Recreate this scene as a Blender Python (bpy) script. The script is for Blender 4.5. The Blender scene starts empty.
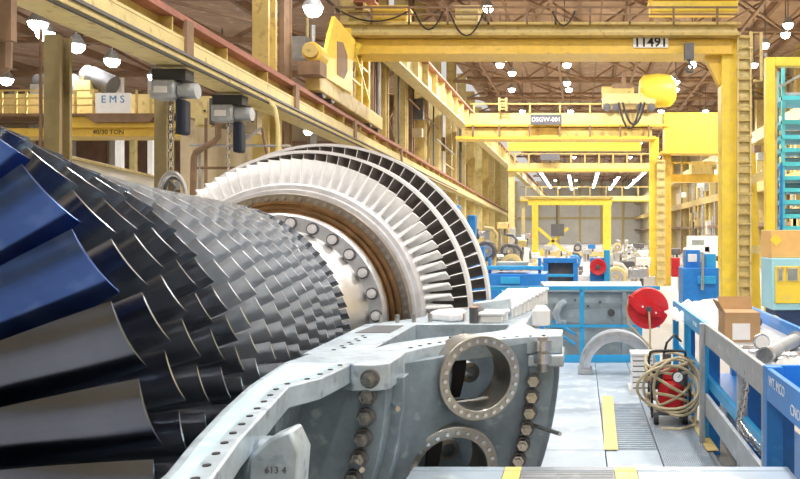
import bpy, bmesh, math, random
import numpy as np
from mathutils import Matrix, Vector
R_ = random.Random(7)
PI = math.pi
sc = bpy.context.scene
col = sc.collection

# ---------------------------------------------------------------- camera
F, VX, VY, EYE = 800.0, 580.0, 232.0, 1.73        # focal length and principal point in pixels, eye height above platform
cam_d = bpy.data.cameras.new('camera')
cam = bpy.data.objects.new('camera', cam_d); col.objects.link(cam)
cam.location = (0, 0, EYE); cam.rotation_euler = (PI / 2, 0, 0)
cam_d.sensor_width = 36; cam_d.lens = 36 * F / 800
cam_d.shift_x = -(VX - 400) / 800; cam_d.shift_y = (VY - 239.5) / 800
cam_d.clip_start = .05; cam_d.clip_end = 600
sc.camera = cam

# ---------------------------------------------------------------- world, exposure
world = bpy.data.worlds.new('world'); sc.world = world
world.use_nodes = True
bg = world.node_tree.nodes['Background']
bg.inputs['Color'].default_value = (1.0, .97, .93, 1)
bg.inputs['Strength'].default_value = .8
vs = sc.view_settings
vs.view_transform = 'Standard'; vs.look = 'None'; vs.gamma = 1; vs.exposure = -0.22
vs.use_curve_mapping = False
sc.cycles.max_bounces = 6

# lights of the high bay lamps (their fixtures are built further down, at the same places)
LAMP_W = 640.0
BAY = [(x, y, 12.6) for y in (-5, 3, 11, 20, 30) for x in (-5.2, 2.4, 10.)] + [(x, y, 12.6) for y in (44, 52, 61, 72, 84, 98, 116, 140, 168, 196) for x in (-5.2, -.85, 7.3, 11.3)]  # three farthest rows added to brighten the far wall
SIDE = [(x, y, 8.) for y in (6, 15, 27, 38, 50) for x in (-17, -27)]
for i, (lx, ly, lz) in enumerate(BAY + SIDE):
    d = bpy.data.lights.new('bay_light', 'AREA'); d.shape = 'DISK'; d.size = .54
    d.energy = LAMP_W * (1.0 if ly < 40 else 1.5) * (1. if lz > 10 else .7)
    d.color = (1.0, .965, .92)
    o = bpy.data.objects.new('bay_light', d); col.objects.link(o); o.location = (lx, ly, lz - .27)

# ---------------------------------------------------------------- materials
MATS = {}
def mat(name, c, rough=.5, metal=0., var=.12, scale=6., bump=0., emit=0., c2=None, spots=0., stretch=None):
    """procedural painted or metal surface: noise varies colour and gloss; c2 = second colour of wear"""
    if name in MATS: return MATS[name]
    m = bpy.data.materials.new(name); m.use_nodes = True
    nt = m.node_tree; N = nt.nodes; L = nt.links
    b = N['Principled BSDF']
    tc = N.new('ShaderNodeTexCoord'); src = tc.outputs['Object']
    if stretch:
        mp = N.new('ShaderNodeMapping'); mp.inputs['Scale'].default_value = stretch
        L.new(src, mp.inputs['Vector']); src = mp.outputs['Vector']
    nz = N.new('ShaderNodeTexNoise'); nz.inputs['Scale'].default_value = scale; nz.inputs['Detail'].default_value = 6
    nz.inputs['Roughness'].default_value = .65
    L.new(src, nz.inputs['Vector'])
    rp = N.new('ShaderNodeValToRGB')
    lo = tuple(x * (1 - var) for x in c); hi = tuple(min(1, x * (1 + var)) for x in c)
    rp.color_ramp.elements[0].position = .3; rp.color_ramp.elements[1].position = .7
    rp.color_ramp.elements[0].color = (*lo, 1); rp.color_ramp.elements[1].color = (*hi, 1)
    L.new(nz.outputs['Fac'], rp.inputs['Fac'])
    out = rp.outputs['Color']
    if c2:
        n2 = N.new('ShaderNodeTexNoise'); n2.inputs['Scale'].default_value = scale * 2.3; n2.inputs['Detail'].default_value = 8
        L.new(src, n2.inputs['Vector'])
        r2 = N.new('ShaderNodeValToRGB')
        r2.color_ramp.elements[0].position = .56 - spots; r2.color_ramp.elements[1].position = .68 - spots
        L.new(n2.outputs['Fac'], r2.inputs['Fac'])
        mx = N.new('ShaderNodeMix'); mx.data_type = 'RGBA'
        L.new(r2.outputs['Color'], mx.inputs[0]); L.new(out, mx.inputs[6]); mx.inputs[7].default_value = (*c2, 1)
        out = mx.outputs[2]
    L.new(out, b.inputs['Base Color'])
    b.inputs['Metallic'].default_value = metal
    mr = N.new('ShaderNodeMapRange'); mr.inputs['To Min'].default_value = max(.03, rough * .8); mr.inputs['To Max'].default_value = min(1, rough * 1.25)
    L.new(nz.outputs['Fac'], mr.inputs['Value']); L.new(mr.outputs['Result'], b.inputs['Roughness'])
    if bump:
        bp = N.new('ShaderNodeBump'); bp.inputs['Strength'].default_value = bump; bp.inputs['Distance'].default_value = .02
        L.new(nz.outputs['Fac'], bp.inputs['Height']); L.new(bp.outputs['Normal'], b.inputs['Normal'])
    if emit:
        b.inputs['Emission Color'].default_value = (*c, 1); b.inputs['Emission Strength'].default_value = emit
    MATS[name] = m
    return m

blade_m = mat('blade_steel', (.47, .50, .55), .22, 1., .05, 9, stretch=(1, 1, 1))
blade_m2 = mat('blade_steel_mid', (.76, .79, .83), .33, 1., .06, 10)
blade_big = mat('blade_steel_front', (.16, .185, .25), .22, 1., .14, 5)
blade_bl = mat('blade_blue_reflection', (.06, .12, .36), .2, .9, .3, 3, c2=(.12, .2, .46), spots=-.0)  # blue reflection painted into the metal colour of a few blades
hub_m = mat('hub_steel', (.34, .34, .36), .3, 1., .1, 6)
shaft_m = mat('polished_shaft', (.86, .85, .83), .38, 1., .06, 4)
flange_m = mat('ground_flange', (.66, .69, .74), .38, .8, .12, 12)
brown_m = mat('heat_tinted_steel', (.42, .27, .15), .32, 1., .3, 10)
disc_m = mat('disc_steel', (.44, .40, .36), .35, 1., .15, 12)
rootring_m = mat('ceramic_grey', (.70, .70, .73), .4, .3, .15, 12)
white_blade = mat('white_coated_blade', (.95, .95, .95), .42, 0., .08, 14)
dark_blade = mat('dark_turbine_blade', (.17, .145, .135), .5, .2, .22, 14)
shroud_m = mat('shroud_edge', (.84, .83, .83), .4, .15, .08, 12)
case_m = mat('casing_primer', (.21, .27, .32), .42, .35, .25, 5, bump=.06, c2=(.36, .43, .47), spots=-.04)
case_top = mat('casing_joint_face', (.47, .56, .63), .35, .4, .25, 7, c2=(.27, .33, .42), spots=-.03)
case_dark = mat('casing_inner', (.10, .11, .125), .45, .3, .3, 6)
cyan_strip = mat('pale_cyan_paint', (.45, .72, .80), .45, 0, .1, 8, c2=(.62, .74, .78))
port_m = mat('machined_port', (.42, .41, .38), .3, .9, .15, 10)
bolt_m = mat('bolt_steel', (.50, .49, .46), .28, 1., .2, 20)
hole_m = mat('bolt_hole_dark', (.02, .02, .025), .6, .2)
yel = mat('crane_yellow', (.80, .54, .075), .4, 0, .1, 2.5, c2=(.58, .40, .13), spots=-.03)
yel_b = mat('bright_yellow', (.86, .65, .07), .4, 0, .12, 2.5, c2=(.78, .60, .16), spots=-.04)
yel_p = mat('pale_aged_yellow', (.56, .42, .14), .5, 0, .16, 1.7, c2=(.36, .25, .10), spots=.0)
yel_w = mat('cream_yellow', (.68, .56, .25), .5, 0, .12, 2., c2=(.46, .34, .14), spots=-.02)
rust = mat('rusty_rail', (.34, .14, .10), .6, .2, .25, 4.)
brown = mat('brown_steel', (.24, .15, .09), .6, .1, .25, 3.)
roof_m = mat('roof_deck', (.50, .35, .25), .75, 0, .18, .8, c2=(.66, .53, .44))
truss_m = mat('truss_steel', (.30, .19, .12), .6, .1, .25, 2.)
blue = mat('machine_blue', (.02, .22, .66), .38, 0, .14, 4., c2=(.05, .32, .74), spots=-.05)
blue_l = mat('rail_blue', (.03, .36, .72), .38, 0, .12, 5.)
teal = mat('teal_paint', (.10, .62, .74), .4, 0, .1, 3.)
sky_b = mat('light_blue_paint', (.36, .68, .80), .4, 0, .06, 3.)
grey_p = mat('galvanised_grey', (.40, .43, .46), .45, .3, .15, 5., c2=(.52, .54, .56))
floor_p = mat('platform_plate', (.43, .53, .63), .38, .15, .12, 3., bump=.05, c2=(.60, .68, .75), spots=.02)
floor_d = mat('platform_grating', (.33, .37, .42), .45, .5, .15, 5.)
floor_h = mat('hall_concrete', (.46, .45, .43), .5, 0, .12, .5, c2=(.50, .49, .48))
hazard = mat('hazard_yellow', (.88, .68, .22), .5, 0, .12, 8., c2=(.75, .62, .35))
tank_m = mat('tank_grey', (.34, .42, .46), .45, .2, .2, 3., c2=(.45, .52, .55))
white_m = mat('white_paint', (.85, .85, .84), .45, 0, .05, 5.)
plastic = mat('white_plastic_sheet', (.86, .87, .89), .3, 0, .06, 9., bump=.3)
red_m = mat('red_paint', (.62, .02, .03), .32, 0, .14, 6.)
black_m = mat('black_rubber', (.025, .025, .028), .5, 0, .2, 8.)
dgrey = mat('dark_grey_paint', (.12, .12, .13), .45, .2, .2, 5.)
hose_m = mat('tan_hose', (.52, .44, .28), .5, 0, .15, 10.)
card_m = mat('cardboard', (.48, .30, .15), .8, 0, .1, 6.)
chrome = mat('bright_steel', (.66, .67, .69), .25, 1., .1, 10.)
orange_m = mat('orange_cap', (.9, .30, .03), .5)
orange_p = mat('orange_panel', (.82, .50, .17), .5, 0, .08, 2.)
lamp_m = mat('lamp_glow', (1., .96, .88), .5, emit=30., var=0)
strip_m = mat('strip_glow', (.95, .97, 1.), .5, emit=9., var=0)
glass_m = mat('window_glass', (.34, .38, .38), .08, .3, .2, 3.)
wall_m = mat('far_wall_cream', (.60, .52, .36), .7, 0, .15, .4, c2=(.6, .54, .40))
wall_w = mat('far_wall_white', (.80, .78, .72), .7, 0, .1, .3)
panel_m = mat('wall_panel_tan', (.52, .43, .28), .6, 0, .2, .8, c2=(.38, .30, .2))
letter_k = mat('letter_black', (.015, .015, .02), .6)
letter_b = mat('letter_blue', (.05, .25, .5), .6)
letter_w = mat('letter_white', (.85, .9, .95), .6)
cable_m = mat('cable_dark', (.03, .025, .02), .6)
clutter_g = mat('machine_grey', (.42, .42, .41), .45, .4, .25, 3.)

# ---------------------------------------------------------------- mesh helpers
class MB:
    def __init__(s): s.v = []; s.f = []
    def add(s, v, f):
        o = len(s.v); s.v += [tuple(p) for p in v]; s.f += [tuple(i + o for i in q) for q in f]; return s
    def box(s, x0, x1, y0, y1, z0, z1):
        v = [(x, y, z) for z in (z0, z1) for y in (y0, y1) for x in (x0, x1)]
        return s.add(v, [(0, 2, 3, 1), (4, 5, 7, 6), (0, 1, 5, 4), (2, 6, 7, 3), (0, 4, 6, 2), (1, 3, 7, 5)])
    def bar(s, p, q, w, h, up=(0, 0, 1)):
        p = Vector(p); q = Vector(q); d = (q - p).normalized(); u = Vector(up)
        if abs(d.dot(u)) > .98: u = Vector((0, 1, 0))
        a = d.cross(u).normalized() * (w / 2); b = a.cross(d).normalized() * (h / 2)
        v = [c + sa * a + sb * b for c in (p, q) for sb in (-1, 1) for sa in (-1, 1)]
        return s.add(v, [(0, 1, 3, 2), (4, 6, 7, 5), (0, 4, 5, 1), (2, 3, 7, 6), (0, 2, 6, 4), (1, 5, 7, 3)])
    def cyl(s, p, q, r, r2=None, n=12, caps=True):
        r2 = r if r2 is None else r2
        p = Vector(p); q = Vector(q); d = (q - p).normalized()
        u = Vector((0, 0, 1)) if abs(d.z) < .9 else Vector((1, 0, 0))
        a = d.cross(u).normalized(); b = d.cross(a).normalized()
        v = []
        for c, rr in ((p, r), (q, r2)):
            v += [c + rr * (math.cos(2 * PI * i / n) * a + math.sin(2 * PI * i / n) * b) for i in range(n)]
        f = [(i, i + n, (i + 1) % n + n, (i + 1) % n) for i in range(n)]
        if caps: f += [tuple(range(n)), tuple(range(2 * n - 1, n - 1, -1))]
        return s.add(v, f)
    def tube(s, pts, r, n=6, closed=False):
        pts = [Vector(p) for p in pts]; m = len(pts); v = []; a = None
        for i, p in enumerate(pts):
            if closed: d = (pts[(i + 1) % m] - pts[i - 1]).normalized()
            else: d = (pts[min(i + 1, m - 1)] - pts[max(i - 1, 0)]).normalized()
            if a is None:
                u = Vector((0, 0, 1)) if abs(d.z) < .9 else Vector((1, 0, 0)); a = d.cross(u).normalized()
            else:
                a = (a - d * a.dot(d)); a = a.normalized() if a.length > 1e-6 else d.orthogonal().normalized()
            b = d.cross(a)
            v += [p + r * (math.cos(2 * PI * k / n) * a + math.sin(2 * PI * k / n) * b) for k in range(n)]
        f = []
        for i in range(m if closed else m - 1):
            j = (i + 1) % m
            f += [(i * n + k, i * n + (k + 1) % n, j * n + (k + 1) % n, j * n + k) for k in range(n)]
        if not closed: f += [tuple(range(n - 1, -1, -1)), tuple(range((m - 1) * n, m * n))]
        return s.add(v, f)
    def lathe(s, prof, c, a0=0., a1=2 * PI, n=64, closed=True, axis='Y'):
        """prof: (axial, radius) loop; turned about an axis through c"""
        full = abs(a1 - a0 - 2 * PI) < 1e-6; m = len(prof); st = n if full else n + 1; v = []
        for i in range(st):
            a = a0 + (a1 - a0) * i / n; ca, sa = math.cos(a), math.sin(a)
            for y, r in prof:
                v.append((c[0] + r * ca, c[1] + y, c[2] + r * sa) if axis == 'Y' else (c[0] + r * ca, c[1] + r * sa, c[2] + y) if axis == 'Z' else (c[0] + y, c[1] + r * ca, c[2] + r * sa))
        f = []; k = m if closed else m - 1
        for i in range(n):
            j = (i + 1) % st
            f += [(i * m + q, j * m + q, j * m + (q + 1) % m, i * m + (q + 1) % m) for q in range(k)]
        if not full and closed: f += [tuple(range(m)), tuple(range(n * m + m - 1, n * m - 1, -1))]
        return s.add(v, f)
    def prism(s, poly, z0, z1, axis='Z'):
        n = len(poly)
        def P3(a, b, c): return (a, b, c) if axis == 'Z' else (a, c, b) if axis == 'Y' else (c, a, b)
        v = [P3(a, b, z0) for a, b in poly] + [P3(a, b, z1) for a, b in poly]
        return s.add(v, [tuple(range(n - 1, -1, -1)), tuple(range(n, 2 * n))] + [(i, (i + 1) % n, (i + 1) % n + n, i + n) for i in range(n)])
    def mesh(s, name, off=(0, 0, 0), smooth=None):
        me = bpy.data.meshes.new(name)
        v = [(p[0] - off[0], p[1] - off[1], p[2] - off[2]) for p in s.v]
        me.from_pydata(v, [], s.f)
        bm = bmesh.new(); bm.from_mesh(me); bmesh.ops.recalc_face_normals(bm, faces=bm.faces); bm.to_mesh(me); bm.free()
        if smooth is not None:
            me.polygons.foreach_set('use_smooth', [True] * len(me.polygons))
            me.set_sharp_from_angle(angle=math.radians(smooth))
        me.update()
        return me

def W(o):  # world offset of a parent chain (no rotations on part parents)
    x = Vector((0, 0, 0))
    while o is not None: x += o.location; o = o.parent
    return x
def tag(o, label=None, cat=None, group=None, kind=None):
    if label: o['label'] = label
    if cat: o['category'] = cat
    if group: o['group'] = group
    if kind: o['kind'] = kind
    return o
def thing(name, loc, label, cat, group=None, kind=None):
    o = bpy.data.objects.new(name, None); col.objects.link(o); o.location = loc; o.empty_display_size = .2
    return tag(o, label, cat, group, kind)
def part(name, mb, m, parent=None, smooth=35, bevel=0, label=None, kind=None):
    """mb in world coordinates; linked as one mesh under parent"""
    off = W(parent) if parent else (0, 0, 0)
    me = mb.mesh(name, off, smooth); me.materials.append(m)
    o = bpy.data.objects.new(name, me); col.objects.link(o); o.parent = parent
    if bevel:
        md = o.modifiers.new('bevel', 'BEVEL'); md.width = bevel; md.segments = 2; md.limit_method = 'ANGLE'; md.angle_limit = .6
        md.harden_normals = False
    if label: o['label'] = label
    if kind: o['kind'] = kind
    return o
def solo(name, mb, m, label, cat, group=None, smooth=35, bevel=0, base=None):
    """a thing that is one mesh; origin at its base"""
    a = np.array(mb.v); b = base or ((a[:, 0].min() + a[:, 0].max()) / 2, (a[:, 1].min() + a[:, 1].max()) / 2, a[:, 2].min())
    me = mb.mesh(name, b, smooth); me.materials.append(m)
    o = bpy.data.objects.new(name, me); col.objects.link(o); o.location = b
    if bevel:
        md = o.modifiers.new('bevel', 'BEVEL'); md.width = bevel; md.segments = 2; md.limit_method = 'ANGLE'; md.angle_limit = .6
    return tag(o, label, cat, group)
def inst(name, me, parent, M):
    o = bpy.data.objects.new(name, me); col.objects.link(o); o.parent = parent
    o.matrix_local = Matrix.Translation(-W(parent)) @ M if parent else M
    return o
def struct(name, mb, m, parent=None, smooth=35):
    o = part(name, mb, m, parent, smooth)
    if parent is None: o['kind'] = 'structure'
    return o
def text(name, body, size, M, m, parent, extrude=.002, bold=.0):
    cu = bpy.data.curves.new(name, 'FONT'); cu.body = body; cu.size = size; cu.extrude = extrude; cu.resolution_u = 3; cu.offset = size * bold
    cu.align_x = 'CENTER'; cu.align_y = 'CENTER'
    t = bpy.data.objects.new(name + '_curve', cu); col.objects.link(t)
    bpy.context.view_layer.update()
    me = bpy.data.meshes.new_from_object(t.evaluated_get(bpy.context.evaluated_depsgraph_get()))
    bpy.data.objects.remove(t); bpy.data.curves.remove(cu)
    bm = bmesh.new(); bm.from_mesh(me); seen = set(); k = 0
    for f0 in bm.faces:
        if f0 in seen: continue
        isl = []; stack = [f0]; seen.add(f0)
        while stack:
            q = stack.pop(); isl.append(q)
            for vv in q.verts:
                for nb in vv.link_faces:
                    if nb not in seen: seen.add(nb); stack.append(nb)
        ids = {}; vs_ = []; fs_ = []
        for q in isl:
            for vv in q.verts:
                if vv not in ids: ids[vv] = len(vs_); vs_.append(tuple(vv.co))
            fs_.append([ids[vv] for vv in q.verts])
        g_ = bpy.data.meshes.new('letter'); g_.from_pydata(vs_, [], fs_); g_.materials.append(m)
        o = bpy.data.objects.new('letter', g_); col.objects.link(o); o.parent = parent
        o.matrix_local = Matrix.Translation(-W(parent)) @ M
    bm.free(); bpy.data.meshes.remove(me)
def facing_cam(x, y, z): return Matrix.Translation((x, y, z)) @ Matrix.Rotation(PI / 2, 4, 'X')
def P(px, py, D): return ((px - VX) / F * D, D, EYE + (VY - py) / F * D)
def PX(px, D): return (px - VX) / F * D
def PZ(py, D): return EYE + (VY - py) / F * D
ORD = ['first', 'second', 'third', 'fourth', 'fifth', 'sixth', 'seventh', 'eighth', 'ninth', 'tenth', 'eleventh', 'twelfth', 'thirteenth', 'fourteenth', 'fifteenth', 'sixteenth', 'seventeenth', 'eighteenth', 'nineteenth', 'twentieth']

U = 6.3 / F                       # one photo pixel at the first turbine stage, in metres
AX, AZ = -285 * U, EYE - 85 * U   # rotor axis
GZ = -1.5                         # hall floor

# ================================================================ SETTING
def XL(D, off=0.): return -7.0 - .048 * (D - 13.5) + off     # crane runway along the left side runs slightly off the hall axis
HALL = 225.
struct('floor', MB().box(-48, 40, -15, HALL, GZ - .2, GZ), floor_h)
ceil = struct('ceiling', MB().box(-10.5, 30, -15, HALL, 16., 16.2), roof_m)
for x in np.arange(-9, 30, 3.0): struct('purlin', MB().box(x - .12, x + .12, 20, HALL, 15.5, 16.), truss_m, ceil)
def truss(y, x0, x1, zb, zt, parent, step=2.2):
    tr = struct('roof_truss', MB().bar((x0, y, zb), (x1, y, zb), .22, .24), truss_m, parent)
    part('top_chord', MB().bar((x0, y, zt), (x1, y, zt), .2, .2), truss_m, tr)
    n = int((x1 - x0) / step); d = (x1 - x0) / n
    for i in range(n):
        a, b = (zb, zt) if i % 2 == 0 else (zt, zb)
        part('web_member', MB().bar((x0 + i * d, y, a), (x0 + (i + 1) * d, y, b), .12, .12), truss_m, tr)
for i, y in enumerate(list(np.arange(39, 103, 8.)) + [112, 126, 145, 170]): truss(y, -10, 17, 13.6, 15.4, ceil, 2.7 if y < 70 else 4.5)
for x in (-8.4, -4.2, 1.2, 6.8, 12.3):
    struct('tie_beam', MB().box(x - .05, x + .05, 34, 140, 14.2, 14.3), truss_m, ceil)
    for y in np.arange(39, 95, 8.):
        struct('roof_brace', MB().bar((x, y, 13.7), (x, y + 8, 15.4), .09, .09), truss_m, ceil)
        struct('roof_brace', MB().bar((x + 1.2, y + 8, 13.7), (x + 3.4, y, 13.7), .08, .08), truss_m, ceil)
for x in (-7, -1.5, 4, 9.5):
    for y in np.arange(39, 95, 8.):
        struct('roof_brace', MB().bar((x - 2.4, y, 13.6), (x + 2.4, y + 8, 13.6), .12, .12), truss_m, ceil)
    struct('tie_beam', MB().box(x - .09, x + .09, 30, HALL, 13.5, 13.68), truss_m, ceil)
# neighbouring bay on the left
ceil2 = struct('ceiling_side_bay', MB().box(-48, -10.5, -15, 66, 11.4, 11.6), roof_m)
struct('fascia', MB().box(-10.6, -10.4, -15, 66, 11.4, 13.2), panel_m, ceil2)
for y in (20, 26, 32, 39, 47, 56): truss(y, -46, -10.8, 9.4, 11.1, ceil2, 3.2)
for x in (-38, -32, -26, -20, -14):
    struct('purlin', MB().box(x - .1, x + .1, 12, 66, 11.0, 11.4), truss_m, ceil2)
    for y in (20, 26, 32, 39): struct('roof_brace', MB().bar((x, y, 9.4), (x + 4, y + 6, 9.4), .1, .1), truss_m, ceil2)
wl2 = struct('wall_side_bay', MB().box(-48, -10.5, 66, 66.3, GZ, 11.4), wall_m)
for i, x in enumerate(np.arange(-45, -12, 3.3)):
    struct('rack_panel', MB().box(x + .25, x + 2.7, 65.85, 66, 2.0, 9.2), mat('rack_brown', (.34, .22, .17), .6, 0, .3, 1.2), wl2)
    struct('mullion', MB().box(x - .25, x + .2, 65.7, 66, GZ, 11.2), white_m, wl2)
struct('band', MB().box(-48, -10.5, 65.6, 66, 5.2, 6.0), white_m, wl2)
struct('wall_side_bay_left', MB().box(-48.3, -48, -15, 66, GZ, 11.4), wall_m)

wb = struct('wall_back', MB().box(-30, 34, HALL, HALL + .3, GZ, 16), wall_w)
for x in np.arange(-18, 30, 6): struct('wall_post', MB().box(x - .3, x + .3, HALL - .4, HALL, GZ, 16), yel_w, wb)
for z in (5.4, 10): struct('wall_girt', MB().box(-22, 30, HALL - .5, HALL, z, z + .5), yel_w, wb)
wr = struct('wall_right', MB().box(17, 17.3, -15, HALL, GZ, 16), wall_m)
wre = struct('wall_rear', MB().box(-48, 17.3, -15.3, -15, GZ, 16), panel_m)
for x in (-28, -20, -12, -4, 4, 12):
    struct('window_band', MB().box(x - 2.6, x + 2.6, -15, -14.9, 4.5, 7.0), wall_w, wre)
    struct('column', MB().box(x + 3.6, x + 4.2, -15, -14.5, GZ, 15.5), yel_p, wre)
for y in list(np.arange(52, 110, 6.5)) + [125, 140, 160, 185]:
    struct('column', MB().box(15.8, 16.8, y, y + .7, GZ, 15.5), yel_w, wr)
for z0, z1, m in ((5.2, 6.0, yel_p), (9.6, 10.6, yel_w), (2.2, 2.5, brown)):
    struct('girt', MB().box(15.3, 17, 44, HALL, z0, z1), m, wr)
for y in np.arange(56, 110, 6.5):
    struct('window_pane', MB().box(16.85, 17, y + 1.2, y + 5, 6.6, 9.2), glass_m, wr)
    struct('cabinet_panel', MB().box(16.3, 17, y + 1.5, y + 3.6, -1.5, 1.6), clutter_g, wr)

# left row of columns
wl = struct('wall_left', MB().box(XL(19.6, -2.5), XL(19.6, -2.3), 19.6, 24.6, GZ, 4.5), panel_m)
for D, w, m in ((20.9, .42, yel_p), (22.6, .16, brown), (30.3, .55, yel_w), (34.6, .3, brown), (36.2, .6, yel_p), (41.5, .6, yel_w), (44.5, .3, brown), (48, .7, yel_p), (55, .7, yel_w), (63, .7, yel_p), (71, .7, yel_w), (80, .8, yel_p), (90, .8, yel_w), (101, .8, yel_p), (114, .9, yel_w), (130, .9, yel_p), (150, 1, yel_w), (175, 1, yel_p)):
    x = XL(D, -1.0 if D < 60 else -.8)
    c = struct('column', MB().box(x - w / 2, x + w / 2, D, D + .12, GZ, 15.8), m, wl)
    part('column_web', MB().box(x - .06, x + .06, D + .12, D + .5, GZ, 15.8), m, c)
    part('column_flange', MB().box(x - w / 2, x + w / 2, D + .5, D + .62, GZ, 15.8), m, c)
    if w > .4: part('base_plate', MB().box(x - w * .8, x + w * .8, D - .15, D + .8, GZ, GZ + .08), m, c)
olive = mat('shaded_yellow_steel', (.30, .24, .11), .6, .1, .25, 2.)  # yellow post steel darkened to olive, its shade put into the colour
for D in (12.1, 15.55, 27.2, 33, 39):
    x = XL(D, -1.06); w = .24
    c = struct('post', MB().box(x - w / 2, x + w / 2, D, D + .06, GZ, 4.72), olive, wl)
    part('post_web', MB().box(x - .03, x + .03, D + .06, D + .24, GZ, 4.72), brown, c)
    part('post_flange', MB().box(x - w / 2, x + w / 2, D + .24, D + .3, GZ, 4.72), olive, c)
for y0, y1, z0, z1, m in ((56, 62, 6.5, 14, wall_m), (64, 70, 6.2, 14, wall_w), (72, 79, 6.2, 14, wall_m), (81, 89, 6.2, 14, wall_w), (91, 129, 6.2, 15, wall_m), (131, 220, 6.2, 15, wall_w), (91, 220, -1.5, 4.2, wall_m)):
    x = XL(y0, -1.6); x1 = XL(y1, -1.6)
    struct('wall_panel', MB().bar((x, y0, (z0 + z1) / 2), (x1, y1, (z0 + z1) / 2), .1, z1 - z0), m, wl)
# conduits, boxes and pipes on the tan panel wall
xw = XL(19.6, -2.2)
for (px0, px1, py0, py1, D, m) in ((201, 215, 98, 128, 19.4, yel_w), (240, 262, 112, 135, 19.4, panel_m), (262, 282, 118, 150, 22., yel_w), (215, 222, 100, 126, 19.4, dgrey)):
    b = struct('electrical_box', MB().box(PX(px0, D), PX(px1, D), D - .3, D, PZ(py1, D), PZ(py0, D)), m, wl)
    part('box_door', MB().box(PX(px0, D) + .03, PX(px1, D) - .03, D - .33, D - .3, PZ(py1, D) + .03, PZ(py0, D) - .03), m, b)
    part('latch', MB().cyl((PX(px1, D) - .09, D - .36, PZ((py0 + py1) / 2, D)), (PX(px1, D) - .09, D - .32, PZ((py0 + py1) / 2, D)), .025, n=8), black_m, b)
D = 18.6
struct('pipe', MB().tube([P(193, 195, D), P(194, 157, D), P(196, 152, D), P(214, 142, D), P(218, 137, D), P(218, 95, D)], .075, 8), brown, wl)
for k, (a, b) in enumerate((((200, 195), (200, 150)), ((206, 195), (206, 118)), ((190, 145), (290, 146)), ((197, 168), (285, 168)), ((228, 150), (262, 128)), ((262, 128), (274, 190)))):
    struct('pipe', MB().tube([P(*a, D + .2), P(*b, D + .2)], .035, 6), brown if k % 2 else clutter_g, wl)
struct('pipe', MB().tube([P(268, 100, D), P(275, 108, D), P(278, 125, D), P(280, 190, D)], .05, 8), yel_w, wl)

RW = random.Random(5)
for k in range(46):
    d = RW.uniform(25, 75); off = RW.uniform(-2.0, -.3); x = XL(d, off); z0 = RW.choice((GZ, 0.5, 5.9, 6.2)); z1 = z0 + RW.uniform(2, 7) if z0 > 3 else RW.uniform(2.5, 4.6)
    struct('pipe', MB().cyl((x, d, z0), (x, d, z1), RW.choice((.05, .08, .12)), n=8), RW.choice((brown, brown, clutter_g, yel_w, dgrey, chrome)), wl)
for k in range(34):
    d = RW.uniform(26, 70); off = RW.uniform(-2.0, -.4); x = XL(d, off); z = RW.choice((RW.uniform(-1.2, 4), RW.uniform(6, 9))); w = RW.uniform(.3, .9)
    b = struct('electrical_box', MB().box(x - w / 2, x + w / 2, d, d + .4, z, z + RW.uniform(.4, 1.3)), RW.choice((clutter_g, yel_w, brown, dgrey, white_m, panel_m)), wl)
for k in range(14):
    d = RW.uniform(26, 60); z = RW.choice((1.2, 2.4, 3.6, 6.6, 7.8, 8.6)); d2 = d + RW.uniform(5, 14)
    struct('conduit', MB().bar((XL(d, -.5), d, z), (XL(d2, -.5), d2, z), .07, .07), RW.choice((brown, yel_w, clutter_g)), wl)
for k in range(30):
    d = RW.uniform(46, 120); z = RW.choice((RW.uniform(-1.4, 4), RW.uniform(6.2, 9))); w = RW.uniform(.5, 1.5)
    struct('electrical_box', MB().box(15.2, 15.8, d, d + w, z, z + RW.uniform(.6, 2.)), RW.choice((clutter_g, yel_w, brown, dgrey, white_m)), wr)
    struct('pipe', MB().cyl((15.4, d + 2, -1.5), (15.4, d + 2, RW.uniform(3, 12)), .12, n=8), RW.choice((brown, clutter_g, yel_p)), wr)
# lamps -----------------------------------------------------------------
def lamp_proto():
    t = thing('high_bay_lamp', (0, 0, 0), 'round high bay lamp glowing white under the brown roof trusses', 'lamp', 'high bay lamps')
    part('reflector', MB().lathe([(.04, .28), (.36, .11), (.39, .11), (.06, .30)], (0, 0, 0), n=12, axis='Z'), grey_p, t)
    part('lamp_disc', MB().lathe([(-.24, .01), (-.20, .14), (-.1, .23), (.04, .27), (.05, .01)], (0, 0, 0), n=12, axis='Z'), lamp_m, t)
    part('stem', MB().cyl((0, 0, .38), (0, 0, 3.39), .03, n=6), dgrey, t)
    return t
def copy_tree(o, parent=None):
    c = o.copy(); col.objects.link(c); c.parent = parent
    for ch in o.children: copy_tree(ch, c)
    return c
lp = lamp_proto(); first = True
def at_height(px, py, Z):
    D = (Z - EYE) * F / (VY - py); return (PX(px, D), D, Z)
spots = list(BAY) + list(SIDE)
spots += [at_height(*q, 12.6) for q in ((567, 83), (506, 58), (512, 73), (692, 60), (765, 45), (788, 25), (718, 48), (676, 82), (488, 8), (700, 116), (532, 119), (640, 132))]
spots += [at_height(*q, 8.) for q in ((313, 9), (45, 34), (112, 61), (155, 77), (6, 80), (38, 24), (215, 118))]
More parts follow.
